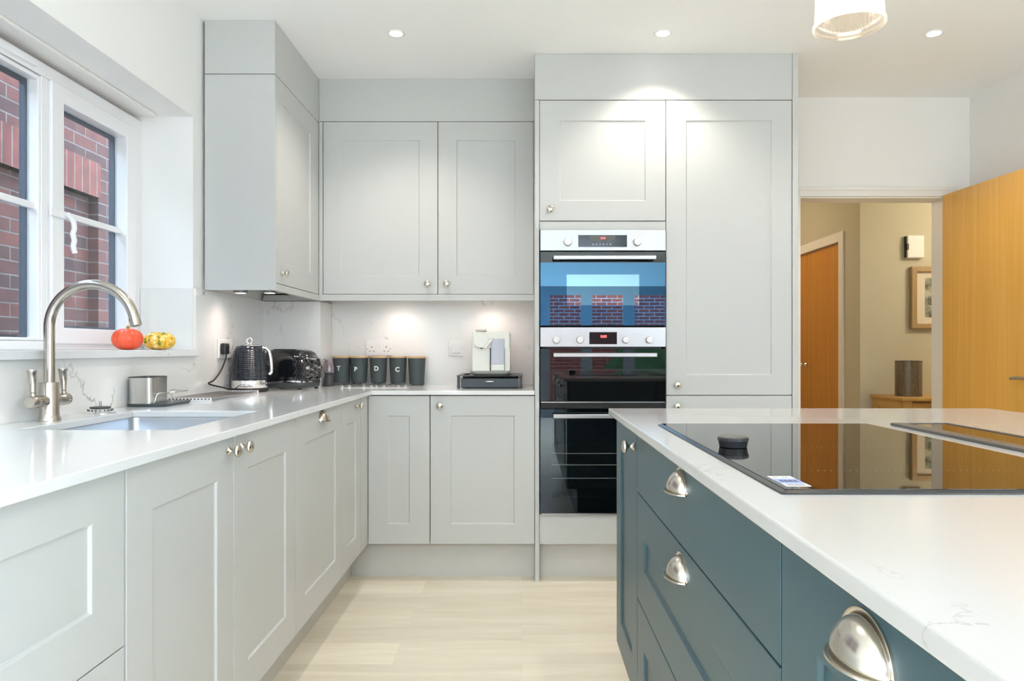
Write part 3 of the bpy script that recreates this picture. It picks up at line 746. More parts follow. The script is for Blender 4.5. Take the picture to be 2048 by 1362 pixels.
# under-cabinet lights
def cab_light(p, label, drop=0.0):
    t = thing('cabinet_light', label, 'light', p, 'puck lights under the wall cabinets')
    z = p[2] - drop
    obj('trim_ring', lathe(B(), [(0.024, 0.0), (0.030, 0.0), (0.031, -0.004 - drop), (0.024, -0.006 - drop)], p, (0, 0, 1), 28), M['steel'], t, smooth=True)
    obj('lens', cyl(B(), (p[0], p[1], z - 0.005), (0, 0, 1), 0.0235, 0.004, 24), M['cablens'], t)
cab_light((-1.25, 3.20, 1.394), 'round puck light under the window-wall cabinet, nearer the splashback', 0.036)
cab_light((-1.12, 3.20, 1.394), 'round puck light under the window-wall cabinet, nearer its door', 0.036)
cab_light((-0.665, 3.87, 1.4005), 'round puck light under the back wall cabinet above the canisters')
cab_light((-0.16, 3.87, 1.4005), 'round puck light under the back wall cabinet above the coffee machine')

# ------------------------------------------------------------------ oven tower and tall cabinet
t = thing('oven_housing', 'tall pale grey oven tower with one cupboard door above the ovens', 'cabinet', (0.38, 3.7, 0))
obj('side_panel', bx(0.064, 0.0845, 3.412, YS + 0.01, 0, 2.285), M['grey'], t, bev=0.001)
carcass(t, 0.0855, 0.683, 3.4375, 4.0, 1.70, 2.284)
door_ = obj('door', shaker_bm(0.5975, 0.571, frame(0, (0.0865, 3.416, 1.714))), M['grey'], t, bev=0.0012)
knob(door_, (0.135, 3.416, 1.766), (0, -1, 0))
obj('filler_strip', bx(0.0865, 0.684, 3.416, 3.436, 1.671, 1.709), M['grey'], t)
obj('bottom_panel', bx(0.0865, 0.684, 3.416, 3.436, 0.178, 0.318), M['grey'], t)
obj('base_shelf', bx(0.0865, 0.684, 3.4365, 4.0, 0.178, 0.316), M['grey'], t)
t = thing('tall_cabinet', 'tall pale grey larder cabinet between the ovens and the doorway', 'cabinet', (1.0, 3.7, 0))
carcass(t, 0.6865, 1.284, 3.4375, 4.0, 0.178, 2.284)
d1 = obj('door', shaker_bm(0.5965, 1.399, frame(0, (0.6875, 3.416, 0.886))), M['grey'], t, bev=0.0012); knob(d1, (0.739, 3.416, 0.935), (0, -1, 0))
d2 = obj('door', shaker_bm(0.5965, 0.704, frame(0, (0.6875, 3.416, 0.178))), M['grey'], t, bev=0.0012); knob(d2, (0.739, 3.416, 0.833), (0, -1, 0))
obj('end_panel', bx(1.2865, 1.313, 3.412, YB - 0.001, 0, ZC - 0.0005), M['grey'], t, bev=0.001)
tag(obj('infill_panel', bx(0.064, 1.286, 3.4155, 4.0, 2.2885, ZC - 0.0005), M['grey'], bev=0.001), 'pale grey infill panel between the oven tower and the ceiling', 'infill panel')

# ovens ------------------------------------------------------------
OX0, OX1, OYF = 0.0885, 0.682, 3.396
def dial(parent, x, z, r=0.0185):
    return obj('dial', lathe(B(), [(0, 0), (r + 0.002, 0), (r + 0.002, 0.003), (r, 0.004), (r * 0.97, 0.020), (r * 0.9, 0.022), (0, 0.022)], (x, OYF, z), (0, -1, 0), 32), M['knobwhite'], parent, smooth=True)
def marks(bm, x, z, n=8, R=0.030):
    for i in range(n):
        a = math.radians(-220 + 260 * i / (n - 1)) if n > 1 else 0
        cx_, cz_ = x + R * math.cos(a), z - R * math.sin(a)
        box(bm, cx_ - 0.002, cx_ + 0.002, OYF - 0.0005, OYF, cz_ - 0.0015, cz_ + 0.0015)
def bar_handle(parent, z, x0, x1, h=0.020):
    hb = obj('handle', bx(x0, x1, OYF - 0.045, OYF - 0.028, z - h / 2, z + h / 2), M['steel'], parent, bev=0.003)
    for xa in (x0 + 0.012, x1 - 0.032):
        obj('bracket', bx(xa, xa + 0.020, OYF - 0.030, OYF, z - 0.007, z + 0.007), M['steel'], hb)
    return hb
# compact oven on top
t = thing('oven', 'upper compact oven with two dials and blue reflecting glass door', 'oven', (0.385, 3.7, 1.211))
obj('body', bx(OX0 + 0.015, OX1 - 0.015, 3.4375, 3.93, 1.213, 1.665), M['black'], t)
cp = obj('control_panel', bx(OX0, OX1, OYF, 3.436, 1.569, 1.668), M['steel'], t, bev=0.0015)
dial(cp, 0.2185, 1.609); dial(cp, 0.5462, 1.609)
bm = B(); marks(bm, 0.2185, 1.609); obj('printed_marks', bm, M['print_grey'], cp)
dp = obj('display', bx(0.268, 0.498, OYF - 0.002, OYF, 1.586, 1.642), M['display'], cp)
obj('display_window', bx(0.320, 0.442, OYF - 0.0025, OYF - 0.0021, 1.614, 1.640), M['dispgrey'], dp)
obj('digits', text_bm('0:00', 0.014, Matrix.Translation((0.385, OYF - 0.0029, 1.627)), 0.0002), M['red_led'], dp)
bm = B()
for i in range(6):
    box(bm, 0.335 + i * 0.0165, 0.341 + i * 0.0165, OYF - 0.0026, OYF - 0.0021, 1.595, 1.601)
obj('touch_symbols', bm, M['print_grey'], dp)
dr = obj('door', bx(OX0, OX1, OYF + 0.002, 3.436, 1.214, 1.563), M['oven_blue'], t, bev=0.0015)
obj('door_window', bx(0.2135, 0.556, OYF + 0.0012, OYF + 0.0019, 1.311, 1.456), M['oven_window'], dr)
obj('door_top_band', bx(OX0 + 0.001, OX1 - 0.001, OYF + 0.0012, OYF + 0.0019, 1.513, 1.562), M['oven_black'], dr)
bar_handle(dr, 1.5315, 0.148, 0.630)
bm = B(); box(bm, OX0 + 0.01, OX1 - 0.01, OYF + 0.012, 3.436, 1.5635, 1.5685)
obj('vent_gap', bm, M['shadowgap'], t)
# double oven
t = thing('oven', 'built-in double oven with four dials below the compact oven', 'oven', (0.385, 3.7, 0.323))
bm = B()
box(bm, OX0 + 0.015, OX1 - 0.015, 3.4375, 3.93, 0.80, 1.206)
obj('body', bm, M['black'], t)
bm = B(); y0, y1 = 3.4375, 3.90
box(bm, OX0 + 0.015, OX0 + 0.05, y0, y1, 0.33, 0.799); box(bm, OX1 - 0.05, OX1 - 0.015, y0, y1, 0.33, 0.799)
box(bm, OX0 + 0.05, OX1 - 0.05, y1 - 0.02, y1, 0.33, 0.799); box(bm, OX0 + 0.05, OX1 - 0.05, y0, y1 - 0.02, 0.33, 0.40); box(bm, OX0 + 0.05, OX1 - 0.05, y0, y1 - 0.02, 0.76, 0.799)
obj('cavity', bm, M['cavity'], t)
cp = obj('control_panel', bx(OX0, OX1, OYF, 3.436, 1.114, 1.207), M['steel'], t, bev=0.0015)
for x in (0.1645, 0.276, 0.4917, 0.6033): dial(cp, x, 1.148, 0.0165)
for x in (0.1645, 0.276, 0.4917, 0.6033):
    bm = B(); marks(bm, x, 1.148, 7, 0.027); obj('printed_marks', bm, M['print_grey'], cp)
dp = obj('display', bx(0.3205, 0.4505, OYF - 0.002, OYF, 1.127, 1.184), M['display'], cp)
obj('digits', text_bm('0:00', 0.017, Matrix.Translation((0.3875, OYF - 0.0026, 1.163)), 0.0002, bold=0.0004), M['red_led'], dp)
dr = obj('upper_door', bx(OX0, OX1, OYF + 0.002, 3.436, 0.857, 1.106), M['oven_black'], t, bev=0.0015)
bar_handle(dr, 1.076, 0.148, 0.634)
obj('chrome_strip', bx(OX0 + 0.004, OX1 - 0.004, OYF + 0.006, 3.436, 0.850, 0.8545), M['steel'], t)
bm = B(); slab_grid(bm, [OX0, OX0 + 0.055, OX1 - 0.055, OX1], [0.329, 0.40, 0.775, 0.820], lambda x, z: not (OX0 + 0.055 < x < OX1 - 0.055 and 0.40 < z < 0.775), OYF + 0.006, 3.436, lambda u, v, w: (u, w, v))
dr = obj('lower_door', bm, M['oven_black'], t)
obj('pane', bx(OX0, OX1, OYF + 0.002, OYF + 0.0055, 0.329, 0.820), M['oven_pane'], dr)
bar_handle(dr, 0.790, 0.148, 0.634)
obj('door_gap', bx(OX0 + 0.004, OX1 - 0.004, OYF + 0.014, 3.436, 0.822, 0.849), M['shadowgap'], t)
bm = B(); box(bm, OX0 + 0.004, OX1 - 0.004, OYF + 0.004, 3.436, 0.320, 0.3265); obj('foot_strip', bm, M['steel'], t)
for z in (0.60, 0.545, 0.48):
    bm = B(); tube(bm, [(0.14, 3.47, z), (0.63, 3.47, z)], 0.003, 8); tube(bm, [(0.14, 3.86, z), (0.63, 3.86, z)], 0.003, 8)
    for i in range(25):
        x = 0.15 + i * 0.0196; tube(bm, [(x, 3.47, z), (x, 3.86, z)], 0.0013, 6)
    for x in (0.14, 0.63): tube(bm, [(x, 3.47, z), (x, 3.86, z)], 0.003, 8)
    obj('oven_rack', bm, M['chrome'], t)

# ------------------------------------------------------------------ island
IZ = 0.919
tag(obj('island_worktop', bx(0.271, 1.455, 0.12, 2.243, 0.899, IZ), M['quartz_island'], bev=0.0035, seg=3), 'white quartz island worktop carrying the hob', 'worktop')
IXb = 1.43
t = thing('island_cabinet', 'narrow teal island cabinet with round knob at the oven end', 'cabinet', (0.6, 2.0, 0.2))
carcass(t, 0.3125, 0.86, 1.809, 2.200, 0.21, 0.897, M['teal'])
d1 = door(t, 'door', 'I', 1.8075, 2.201, 0.210, 0.895, M['teal'], st=0.09); knob(d1, (0.291, 1.850, 0.853), (-1, 0, 0))
t = thing('drawer_unit', 'wide teal island drawer unit with cup handles below the hob', 'drawers', (0.6, 1.3, 0.2))
carcass(t, 0.3125, 0.86, 0.809, 1.805, 0.21, 0.897, M['teal'])
d1 = door(t, 'drawer_front', 'I', 0.8075, 1.8065, 0.7465, 0.895, M['teal'], flat=True); cup_handle(d1, -90, (0.291, 1.307, 0.847))
d2 = door(t, 'drawer_front', 'I', 0.8075, 1.8065, 0.4795, 0.7435, M['teal'], st=0.095); cup_handle(d2, -90, (0.291, 1.307, 0.692))
d3 = door(t, 'drawer_front', 'I', 0.8075, 1.8065, 0.210, 0.4765, M['teal'], st=0.095)
t = thing('island_cabinet', 'teal island cabinet with large cup handle nearest the camera', 'cabinet', (0.6, 0.6, 0.2))
carcass(t, 0.3125, 0.86, 0.402, 0.805, 0.21, 0.897, M['teal'])
d1 = door(t, 'door', 'I', 0.4025, 0.8065, 0.210, 0.895, M['teal'], st=0.095); cup_handle(d1, -90, (0.291, 0.605, 0.842))
t = thing('kitchen_island', 'teal panels and plinth carrying the far side of the island', 'cabinet', (1.1, 1.2, 0))
obj('back_panel', bx(0.865, IXb, 0.25, 2.2, 0.0, 0.898), M['teal'], t)
obj('plinth', bx(0.36, 0.8645, 0.3, 2.15, 0.0, 0.209), M['teal'], t)

# hob
HBX0, HBX1, HBY0, HBY1 = 0.329, 0.839, 0.909, 1.741
t = thing('hob', 'black glass induction hob set on the island worktop', 'hob', (0.58, 1.32, IZ))
bm = loft(B(), [rrect(HBX0, HBX1, HBY0, HBY1, 0.004, IZ + 0.0003, 3), rrect(HBX0 + 0.001, HBX1 - 0.001, HBY0 + 0.001, HBY1 - 0.001, 0.004, IZ + 0.002, 3), rrect(HBX0 + 0.008, HBX1 - 0.008, HBY0 + 0.010, HBY1 - 0.008, 0.004, IZ + 0.0045, 3)])
obj('bevelled_edge', bm, M['hobframe'], t)
obj('glass_top', bx(HBX0 + 0.0085, HBX1 - 0.0085, HBY0 + 0.0105, HBY1 - 0.0085, IZ + 0.0046, IZ + 0.0052), M['hob'], t)
for ya in (1.06, 1.32, 1.58):
    bm = B()
    for i in range(46):
        x = 0.37 + 0.43 * i / 45
        box(bm, x - 0.0006, x + 0.0006, ya - 0.0006, ya + 0.0006, IZ + 0.0052, IZ + 0.00535)
    obj('zone_dots', bm, M['print_grey'], t)
t = thing('hob_dial', 'small black round control puck standing on the hob', 'dial', (0.387, 1.315, IZ + 0.0052))
zz = IZ + 0.0053
obj('body', lathe(B(), [(0, 0), (0.023, 0), (0.0245, 0.001), (0.0265, 0.012), (0.0275, 0.0125), (0.0275, 0.0175), (0.026, 0.0185), (0, 0.0185)], (0.387, 1.315, zz), (0, 0, 1), 40), M['black'], t, smooth=True)
obj('cap', lathe(B(), [(0, 0), (0.0255, 0), (0.024, 0.0012), (0, 0.0014)], (0.387, 1.315, zz + 0.0186), (0, 0, 1), 40), M['hobgrey'], t, smooth=True)
t = thing('sticker', 'small white and blue sticker at the near corner of the hob', 'sticker', (0.36, 0.975, IZ + 0.0052))
z0 = IZ + 0.0053
obj('paper', bx(0.3455, 0.378, 0.937, 1.012, z0, z0 + 0.0003), M['sticker_white'], t)
obj('blue_band', bx(0.3458, 0.3777, 0.957, 0.990, z0 + 0.0003, z0 + 0.0005), M['sticker_blue'], t)
bm = B()
for i in range(4): box(bm, 0.350 + i * 0.0062, 0.354 + i * 0.0062, 0.966, 0.980, z0 + 0.0005, z0 + 0.0006)
for i in range(3): box(bm, 0.349, 0.3745, 0.941 + i * 0.005, 0.943 + i * 0.005, z0 + 0.0003, z0 + 0.0005)
for a in (0.349, 0.362): box(bm, a, a + 0.009, 1.000, 1.003, z0 + 0.0003, z0 + 0.0005)
obj('printing', bm, M['darkgrey'], t)
# downdraft strip
t = thing('hob_extractor', 'long narrow downdraft extractor strip beside the hob', 'extractor', (0.96, 1.32, IZ))
EX0, EX1 = 0.893, 1.034
obj('surround', slab_grid(B(), [EX0, EX0 + 0.036, EX1 - 0.012, EX1], [HBY0 + 0.0, HBY0 + 0.02, HBY1 - 0.004, HBY1], lambda x, y: not (EX0 + 0.036 < x < EX1 - 0.012 and HBY0 + 0.02 < y < HBY1 - 0.004), IZ + 0.0003, IZ + 0.006, lambda u, v, w: (u, v, w)), M['hobgrey'], t, bev=0.001)
obj('glass_flap', bx(EX0 + 0.038, EX1 - 0.014, HBY0 + 0.022, HBY1 - 0.006, IZ + 0.0004, IZ + 0.0045), M['hob'], t)

# ------------------------------------------------------------------ open door and hall
t = thing('door_1', 'open amber oak kitchen door hinged at the doorway', 'door', (2.337, 4.0, 0))
del t['label'], t['category']; t['kind'] = 'structure'; t['label'] = 'open amber oak kitchen door hinged at the doorway'
dirv = Vector((2.385 - 2.342, 3.25 - 3.985, 0)).normalized(); nrm = Vector((-dirv.y, dirv.x, 0))
ang = math.degrees(math.atan2(dirv.y, dirv.x))
mt = frame(ang, (2.333, 3.985, 0.006))
obj('door_leaf', box(B(), 0, 0.735, 0.0, 0.04, 0, 1.95, mt), M['doorwood'], t, bev=0.001)
bm = B(); c = Vector((2.333, 3.985, 0)) + dirv * 0.68
f = -1  # towards -x side
n_ = Vector((dirv.y, -dirv.x, 0)); n_ = n_ if n_.x < 0 else -n_
lathe(bm, [(0, 0), (0.024, 0), (0.024, 0.006), (0.010, 0.009), (0.009, 0.045), (0, 0.046)], (c.x + n_.x * 0.0005, c.y, 0.965), tuple(n_), 24)
p0 = Vector((c.x, c.y, 0.965)) + n_ * 0.042
tube(bm, [p0, p0 - dirv * 0.02 + Vector((0, 0, 0.002)), p0 - dirv * 0.07 + Vector((0, 0, 0.004)), p0 - dirv * 0.115 + Vector((0, 0, 0.0))], 0.008, 12)
obj('door_handle', bm, M['steel'], t, smooth=True)
# hall cupboard doors
t = struct('door_2', bx(HX + 0.02, HX + 0.055, 6.372, CY1 - 0.003, 0.006, 1.95), M['cupwood'], label='amber wooden hall cupboard double doors')
obj('door_leaf', bx(HX + 0.02, HX + 0.055, CY0 + 0.003, 6.368, 0.006, 1.95), M['cupwood'], t)
for y in (6.32, 6.42):
    obj('knob', lathe(B(), [(0, 0), (0.009, 0), (0.007, 0.012), (0.017, 0.022), (0.018, 0.032), (0.010, 0.042), (0, 0.043)], (HX + 0.02, y, 0.968), (-1, 0, 0), 20), M['chrome'], t, smooth=True)
# sideboard
t = thing('sideboard', 'light oak sideboard against the hall wall seen through the doorway', 'sideboard', (2.95, 5.1, 0))
sx0, sx1, sy0, sy1 = 2.60, 3.40, 4.89, HY - 0.004
obj('top', bx(sx0 - 0.02, sx1 + 0.02, sy0 - 0.02, sy1, 0.752, 0.772), M['sidewood'], t, bev=0.002)
obj('body', bx(sx0, sx1, sy0 + 0.02, sy1 - 0.005, 0.06, 0.751), M['sidewood'], t)
bm = B(); box(bm, sx0, sx1, sy0 + 0.01, sy0 + 0.0195, 0.06, 0.09); box(bm, sx0, sx0 + 0.06, sy0, sy0 + 0.0195, 0.0, 0.751); box(bm, sx1 - 0.06, sx1, sy0, sy0 + 0.0195, 0.0, 0.751)
box(bm, sx0, sx0 + 0.06, sy1 - 0.06, sy1 - 0.006, 0.0, 0.059); box(bm, sx1 - 0.06, sx1, sy1 - 0.06, sy1 - 0.006, 0.0, 0.059)
obj('posts', bm, M['sidewood'], t)
for i, (z0, z1) in enumerate(((0.60, 0.735), (0.44, 0.59), (0.10, 0.43))):
    dd = obj('drawer_front', shaker_bm(0.675, z1 - z0, frame(0, (sx0 + 0.0625, sy0 + 0.002, z0)), st=0.03, t=0.017), M['sidewood'], t)
    knob(dd, (3.0, sy0 + 0.002, (z0 + z1) / 2), (0, -1, 0))
obj('side_frame', slab_grid(B(), [sy0 + 0.02, sy0 + 0.08, sy1 - 0.07, sy1 - 0.006], [0.06, 0.12, 0.69, 0.751], lambda y, z: not (sy0 + 0.08 < y < sy1 - 0.07 and 0.12 < z < 0.69), sx0 - 0.008, sx0 - 0.0005, lambda u, v, w: (w, u, v)), M['sidewood'], t)
# lantern on the sideboard
t = thing('lantern', 'perforated bronze cylinder lantern standing on the hall sideboard', 'lantern', (2.745, 5.10, 0.772))
lx, ly = 2.745, 5.10
obj('perforated_shade', lathe(B(), [(0.0865, 0.004), (0.0865, 0.246)], (lx, ly, 0.7725), (0, 0, 1), 48), M['perf'], t, smooth=True)
for z in (0.7725, 1.0165):
    obj('rim', lathe(B(), [(0.084, 0), (0.089, 0), (0.089, 0.005), (0.084, 0.005), (0.084, 0)], (lx, ly, z), (0, 0, 1), 48), M['hobgrey'], t, smooth=True)
obj('inner_glass', lathe(B(), [(0, 0.006), (0.05, 0.006), (0.05, 0.20), (0.047, 0.20)], (lx, ly, 0.7725), (0, 0, 1), 32), M['beige_tray'], t, smooth=True)
# picture
t = thing('framed_picture', 'wood framed harbour picture with cream mount on the hall wall', 'picture', (3.1, HY, 1.48))
px0, px1, pz0, pz1 = 2.875, 3.36, 1.255, 1.715
obj('frame', slab_grid(B(), [px0, px0 + 0.042, px1 - 0.042, px1], [pz0, pz0 + 0.042, pz1 - 0.042, pz1], lambda x, z: not (px0 + 0.042 < x < px1 - 0.042 and pz0 + 0.042 < z < pz1 - 0.042), HY - 0.035, HY - 0.002, lambda u, v, w: (u, w, v)), M['framewood'], t, bev=0.006)
obj('mount', bx(px0 + 0.041, px1 - 0.041, HY - 0.016, HY - 0.006, pz0 + 0.041, pz1 - 0.041), M['mat_board'], t)
pr = obj('print', bx(px0 + 0.108, px1 - 0.108, HY - 0.0175, HY - 0.0162, pz0 + 0.085, pz1 - 0.085), M['print'], t)
bm = B(); xb = px0 + 0.135
tube(bm, [(xb, HY - 0.018, 1.44), (xb + 0.02, HY - 0.018, 1.433), (xb + 0.06, HY - 0.018, 1.44)], 0.003, 6)
for dx in (0.0, 0.015, 0.035): tube(bm, [(xb + dx, HY - 0.018, 1.44), (xb + dx, HY - 0.018, 1.50)], 0.001, 5)
obj('boat_drawing', bm, M['black'], pr)
# wall box
t = thing('wall_box', 'small white plastic box with dark edge high on the hall wall', 'box', (2.905, HY, 1.86))
obj('housing', bx(2.842, 2.968, HY - 0.036, HY - 0.002, 1.775, 1.943), M['white_plastic'], t, bev=0.008)
bm = B(); box(bm, 2.836, 2.846, HY - 0.030, HY - 0.003, 1.780, 1.938); box(bm, 2.838, 2.852, HY - 0.0375, HY - 0.030, 1.835, 1.880)
obj('side_vent', bm, M['black'], t)

# ------------------------------------------------------------------ ceiling downlights
fix = None
names = ['recessed ceiling downlight in front of the two-door wall cabinet', 'recessed ceiling downlight in front of the oven tower', 'recessed ceiling downlight in front of the doorway']
k = 0
for ly in DOWN_Y:
    for i, lx in enumerate(DOWN_X):
        if fix is None:
            fix = thing('downlight', names[0], 'light', (lx, ly, ZC), 'recessed ceiling downlights')
            obj('trim_ring', lathe(B(), [(0.028, -0.001), (0.042, -0.0025), (0.043, -0.001), (0.042, 0.0)], (lx, ly, ZC), (0, 0, 1), 36), M['white_plastic'], fix, smooth=True)
            obj('lens', cyl(B(), (lx, ly, ZC - 0.002), (0, 0, 1), 0.027, 0.0019, 28), M['lens'], fix)
        else:
            c = copy_tree(fix); c.location = (lx, ly, ZC)
            c['label'] = names[i] if ly == DOWN_Y[0] else 'recessed ceiling downlight, %s of the %s row out from the oven wall' % (('left', 'middle', 'right')[i], ('', 'second', 'third', 'fourth', 'fifth', 'sixth')[DOWN_Y.index(ly)])

# ------------------------------------------------------------------ pendant
PXc, PYc, PZr = 0.868, 1.905, 1.956
t = thing('pendant_lamp', 'ribbed clear glass pendant lamp lit above the island', 'lamp', (PXc, PYc, ZC))
prof = [(0.0865, 0.0), (0.0905, 0.003), (0.0905, 0.010), (0.0855, 0.013), (0.0835, 0.05), (0.083, 0.10), (0.078, 0.135), (0.062, 0.165), (0.042, 0.180), (0.030, 0.19)]
def fine(pr, n=6):
    out = []
    for (a, b), (c, d) in zip(pr[:-1], pr[1:]):
        for i in range(n): out.append((a + (c - a) * i / n, b + (d - b) * i / n))
    out.append(pr[-1]); return out
bm = lathe(B(), fine(prof), (PXc, PYc, PZr), (0, 0, 1), 144, rfun=lambda t_, z: 1 + (0.010 * math.cos(72 * t_) * (1 if z > 0.014 else 0)) + (0.006 * math.sin(z * 1400) if z > 0.014 else 0))
sh = obj('glass_shade', bm, M['ribglass'], t, smooth=True)
md = sh.modifiers.new('thickness', 'SOLIDIFY'); md.thickness = 0.003
obj('bulb', lathe(B(), [(0, 0), (0.018, 0.004), (0.029, 0.02), (0.030, 0.035), (0.022, 0.058), (0.013, 0.075), (0.013, 0.09), (0, 0.09)], (PXc, PYc, PZr + 0.075), (0, 0, 1), 28), M['bulb'], t, smooth=True)
obj('lamp_cap', lathe(B(), [(0, 0.165), (0.014, 0.165), (0.034, 0.192), (0.036, 0.20), (0.020, 0.225), (0.012, 0.25), (0, 0.252)], (PXc, PYc, PZr), (0, 0, 1), 32), M['nickel'], t, smooth=True)
obj('cable', tube(B(), [(PXc, PYc, PZr + 0.25), (PXc, PYc, ZC - 0.02)], 0.003, 8), M['cable'], t)
obj('ceiling_rose', lathe(B(), [(0, -0.025), (0.03, -0.022), (0.048, -0.010), (0.05, 0), (0, 0)], (PXc, PYc, ZC), (0, 0, 1), 32), M['nickel'], t, smooth=True)
ppl = bpy.data.lights.new('pendant_light', 'POINT'); ppl.energy = 0.5; ppl.color = (1.0, 0.82, 0.6); ppl.shadow_soft_size = 0.03
ppo = bpy.data.objects.new('pendant_light', ppl); COL.objects.link(ppo); ppo.location = (PXc, PYc, PZr + 0.03)

# ------------------------------------------------------------------ tap
TX, TY = -1.297, 1.975
t = thing('kitchen_tap', 'tall brushed steel swan-neck tap with two levers behind the sink', 'tap', (TX, TY, ZW))
m_ = M['tap']
obj('body', lathe(B(), [(0, 0), (0.0285, 0), (0.0285, 0.003), (0.025, 0.012), (0.0235, 0.02), (0.0235, 0.103), (0.0225, 0.105), (0, 0.105)], (TX, TY, ZW + 0.0003), (0, 0, 1), 36), m_, t, smooth=True)
R = 0.118; zc = 1.163
pts = [(TX, TY, ZW + 0.104), (TX, TY, 1.06), (TX, TY, 1.12)] + [(TX + R - R * math.cos(a), TY, zc + R * math.sin(a)) for a in [math.radians(d) for d in range(0, 166, 5)]]
e = pts[-1]; a = math.radians(165); dx, dz = math.sin(a), math.cos(a)
pts2 = pts + [(e[0] + dx * 0.010, TY, e[2] + dz * 0.010)]
obj('spout', tube(B(), pts2, 0.0135, 24), m_, t, smooth=True)
e2 = pts2[-1]
obj('aerator', lathe(B(), [(0, -0.004), (0.0145, -0.004), (0.0148, 0), (0.0148, 0.016), (0.012, 0.018), (0, 0.018)], e2, (dx, 0, dz), 24), m_, t, smooth=True)
zh = 0.962
for s in (-1, 1):
    arm = obj('valve_arm', lathe(B(), [(0, 0.02), (0.0155, 0.02), (0.0155, 0.048), (0.0165, 0.050), (0.0165, 0.076), (0.014, 0.080), (0, 0.080)], (TX, TY, zh), (0, s, 0), 28), m_, t, smooth=True)
    yl = TY + s * 0.064
    obj('lever', lathe(B(), [(0, 0.014), (0.008, 0.014), (0.006, 0.024), (0.0075, 0.026), (0.0065, 0.028), (0.0105, 0.078), (0.0115, 0.080), (0.0115, 0.085), (0.009, 0.087), (0, 0.087)], (TX, yl, zh), (-0.05, 0, 1), 24), m_, arm, smooth=True)

# sink strainer plug
t = thing('sink_strainer', 'steel basket strainer plug lying on the worktop behind the sink', 'strainer', (-1.289, 2.17, ZW))
cx_, cy_ = -1.2915, 2.205
t.location = (cx_, cy_, ZW)
obj('basket', lathe(B(), [(0.044, 0), (0.044, 0.001), (0.040, 0.003), (0.030, 0.014), (0.026, 0.016), (0, 0.016)], (cx_, cy_, ZW + 0.0003), (0, 0, 1), 40), M['chrome'], t, smooth=True)
obj('rubber_seal', lathe(B(), [(0.022, 0.0165), (0.029, 0.0165), (0.029, 0.0195), (0.022, 0.0205), (0, 0.0205)], (cx_, cy_, ZW), (0, 0, 1), 40), M['darkgrey'], t, smooth=True)
bm = B()
for i in range(18):
    a = 2 * PI * i / 18
    box(bm, 0.0315, 0.0355, -0.0010, 0.0010, 0.007, 0.0125, Matrix.Translation((cx_, cy_, ZW)) @ Matrix.Rotation(a, 4, 'Z') @ Matrix.Translation((0.0, 0, 0.0)))
obj('slots', bm, M['black'], t)
obj('pin', cyl(B(), (cx_, cy_, ZW + 0.0206), (0, 0, 1), 0.0035, 0.016, 16), M['steel'], t, smooth=True)

# sponge caddy
t = thing('sink_caddy', 'stainless steel sink caddy with dark tray against the splashback', 'caddy', (-1.28, 2.52, ZW))
def ring_c(z, d=0.0): return rrect(-1.346 + d, -1.262 - d, 2.45 + d, 2.575 - d, 0.020, z, 8)
obj('holder', loft(B(), [ring_c(ZW + 0.010), ring_c(ZW + 0.098), ring_c(ZW + 0.098, 0.002), ring_c(ZW + 0.02, 0.002)], cap0=True, cap1=True), M['satin'], t, smooth=True)
obj('rim', loft(B(), [ring_c(ZW + 0.0982, -0.0005), ring_c(ZW + 0.1015, -0.0005), ring_c(ZW + 0.1015, 0.003), ring_c(ZW + 0.0982, 0.003), ring_c(ZW + 0.0982, -0.0005)], False, False), M['darkgrey'], t)
obj('tray', loft(B(), [rrect(-1.348, -1.218, 2.44, 2.66, 0.03, ZW + 0.0004, 8), rrect(-1.350, -1.214, 2.438, 2.664, 0.03, ZW + 0.006, 8), rrect(-1.350, -1.214, 2.438, 2.664, 0.03, ZW + 0.0095, 8)]), M['standmetal'], t, smooth=True)
bm = B(); zt = ZW + 0.044
tube(bm, smooth_path([(-1.262, 2.47, ZW + 0.0096), (-1.255, 2.47, ZW + 0.03), (-1.248, 2.472, zt), (-1.232, 2.50, zt), (-1.226, 2.60, zt), (-1.226, 2.64, zt + 0.001)], 5), 0.0016, 8)
tube(bm, [(-1.230, 2.53, zt), (-1.230, 2.53, ZW + 0.0096)], 0.0016, 8)
tube(bm, smooth_path([(-1.226, 2.64, zt), (-1.25, 2.655, zt), (-1.30, 2.655, zt), (-1.31, 2.62, ZW + 0.0096)], 5), 0.0016, 8)
obj('wire_rail', bm, M['chrome'], t, smooth=True)

# roll-up racks
def rack(name, label, xs, y0, y1, z, edges):
    t = thing(name, label, 'rack', ((xs[0] + xs[-1]) / 2, (y0 + y1) / 2, ZW), None)
    for x in xs:
        obj('rod', tube(B(), [(x, y0, z), (x, y1, z)], 0.0032, 8), M['steel'], t, smooth=True)
    for ye in edges:
        bm = B()
        box(bm, xs[0] - 0.008, xs[-1] + 0.008, ye - 0.006, ye + 0.006, ZW + 0.0004, ZW + 0.0022)
        for x in xs: box(bm, x - 0.0045, x + 0.0045, ye - 0.006, ye + 0.006, ZW + 0.0020, z + 0.0045)
        obj('silicone_edge', bm, M['white_plastic'], t, bev=0.001)
    bm = B()
    for x in xs: box(bm, x - 0.0022, x + 0.0022, y0 - 0.0015, y0 - 0.0002, z - 0.0022, z + 0.0022)
    obj('end_caps', bm, M['black'], t)
    return t
rack('roll_up_rack', 'steel roll-up drying rack on the worktop in front of the kettle', [-1.335 + 0.0135 * i for i in range(13)], 2.70, 3.20, ZW + 0.0085, (2.706, 3.19))
rack('roll_up_rack', 'steel roll-up rack lying under and in front of the canisters', [(px - 1043) / 395.0 for px in (683, 698, 727, 742, 752, 767, 796, 810)], 3.645, 3.95, ZW + 0.0085, (3.651, 3.94))

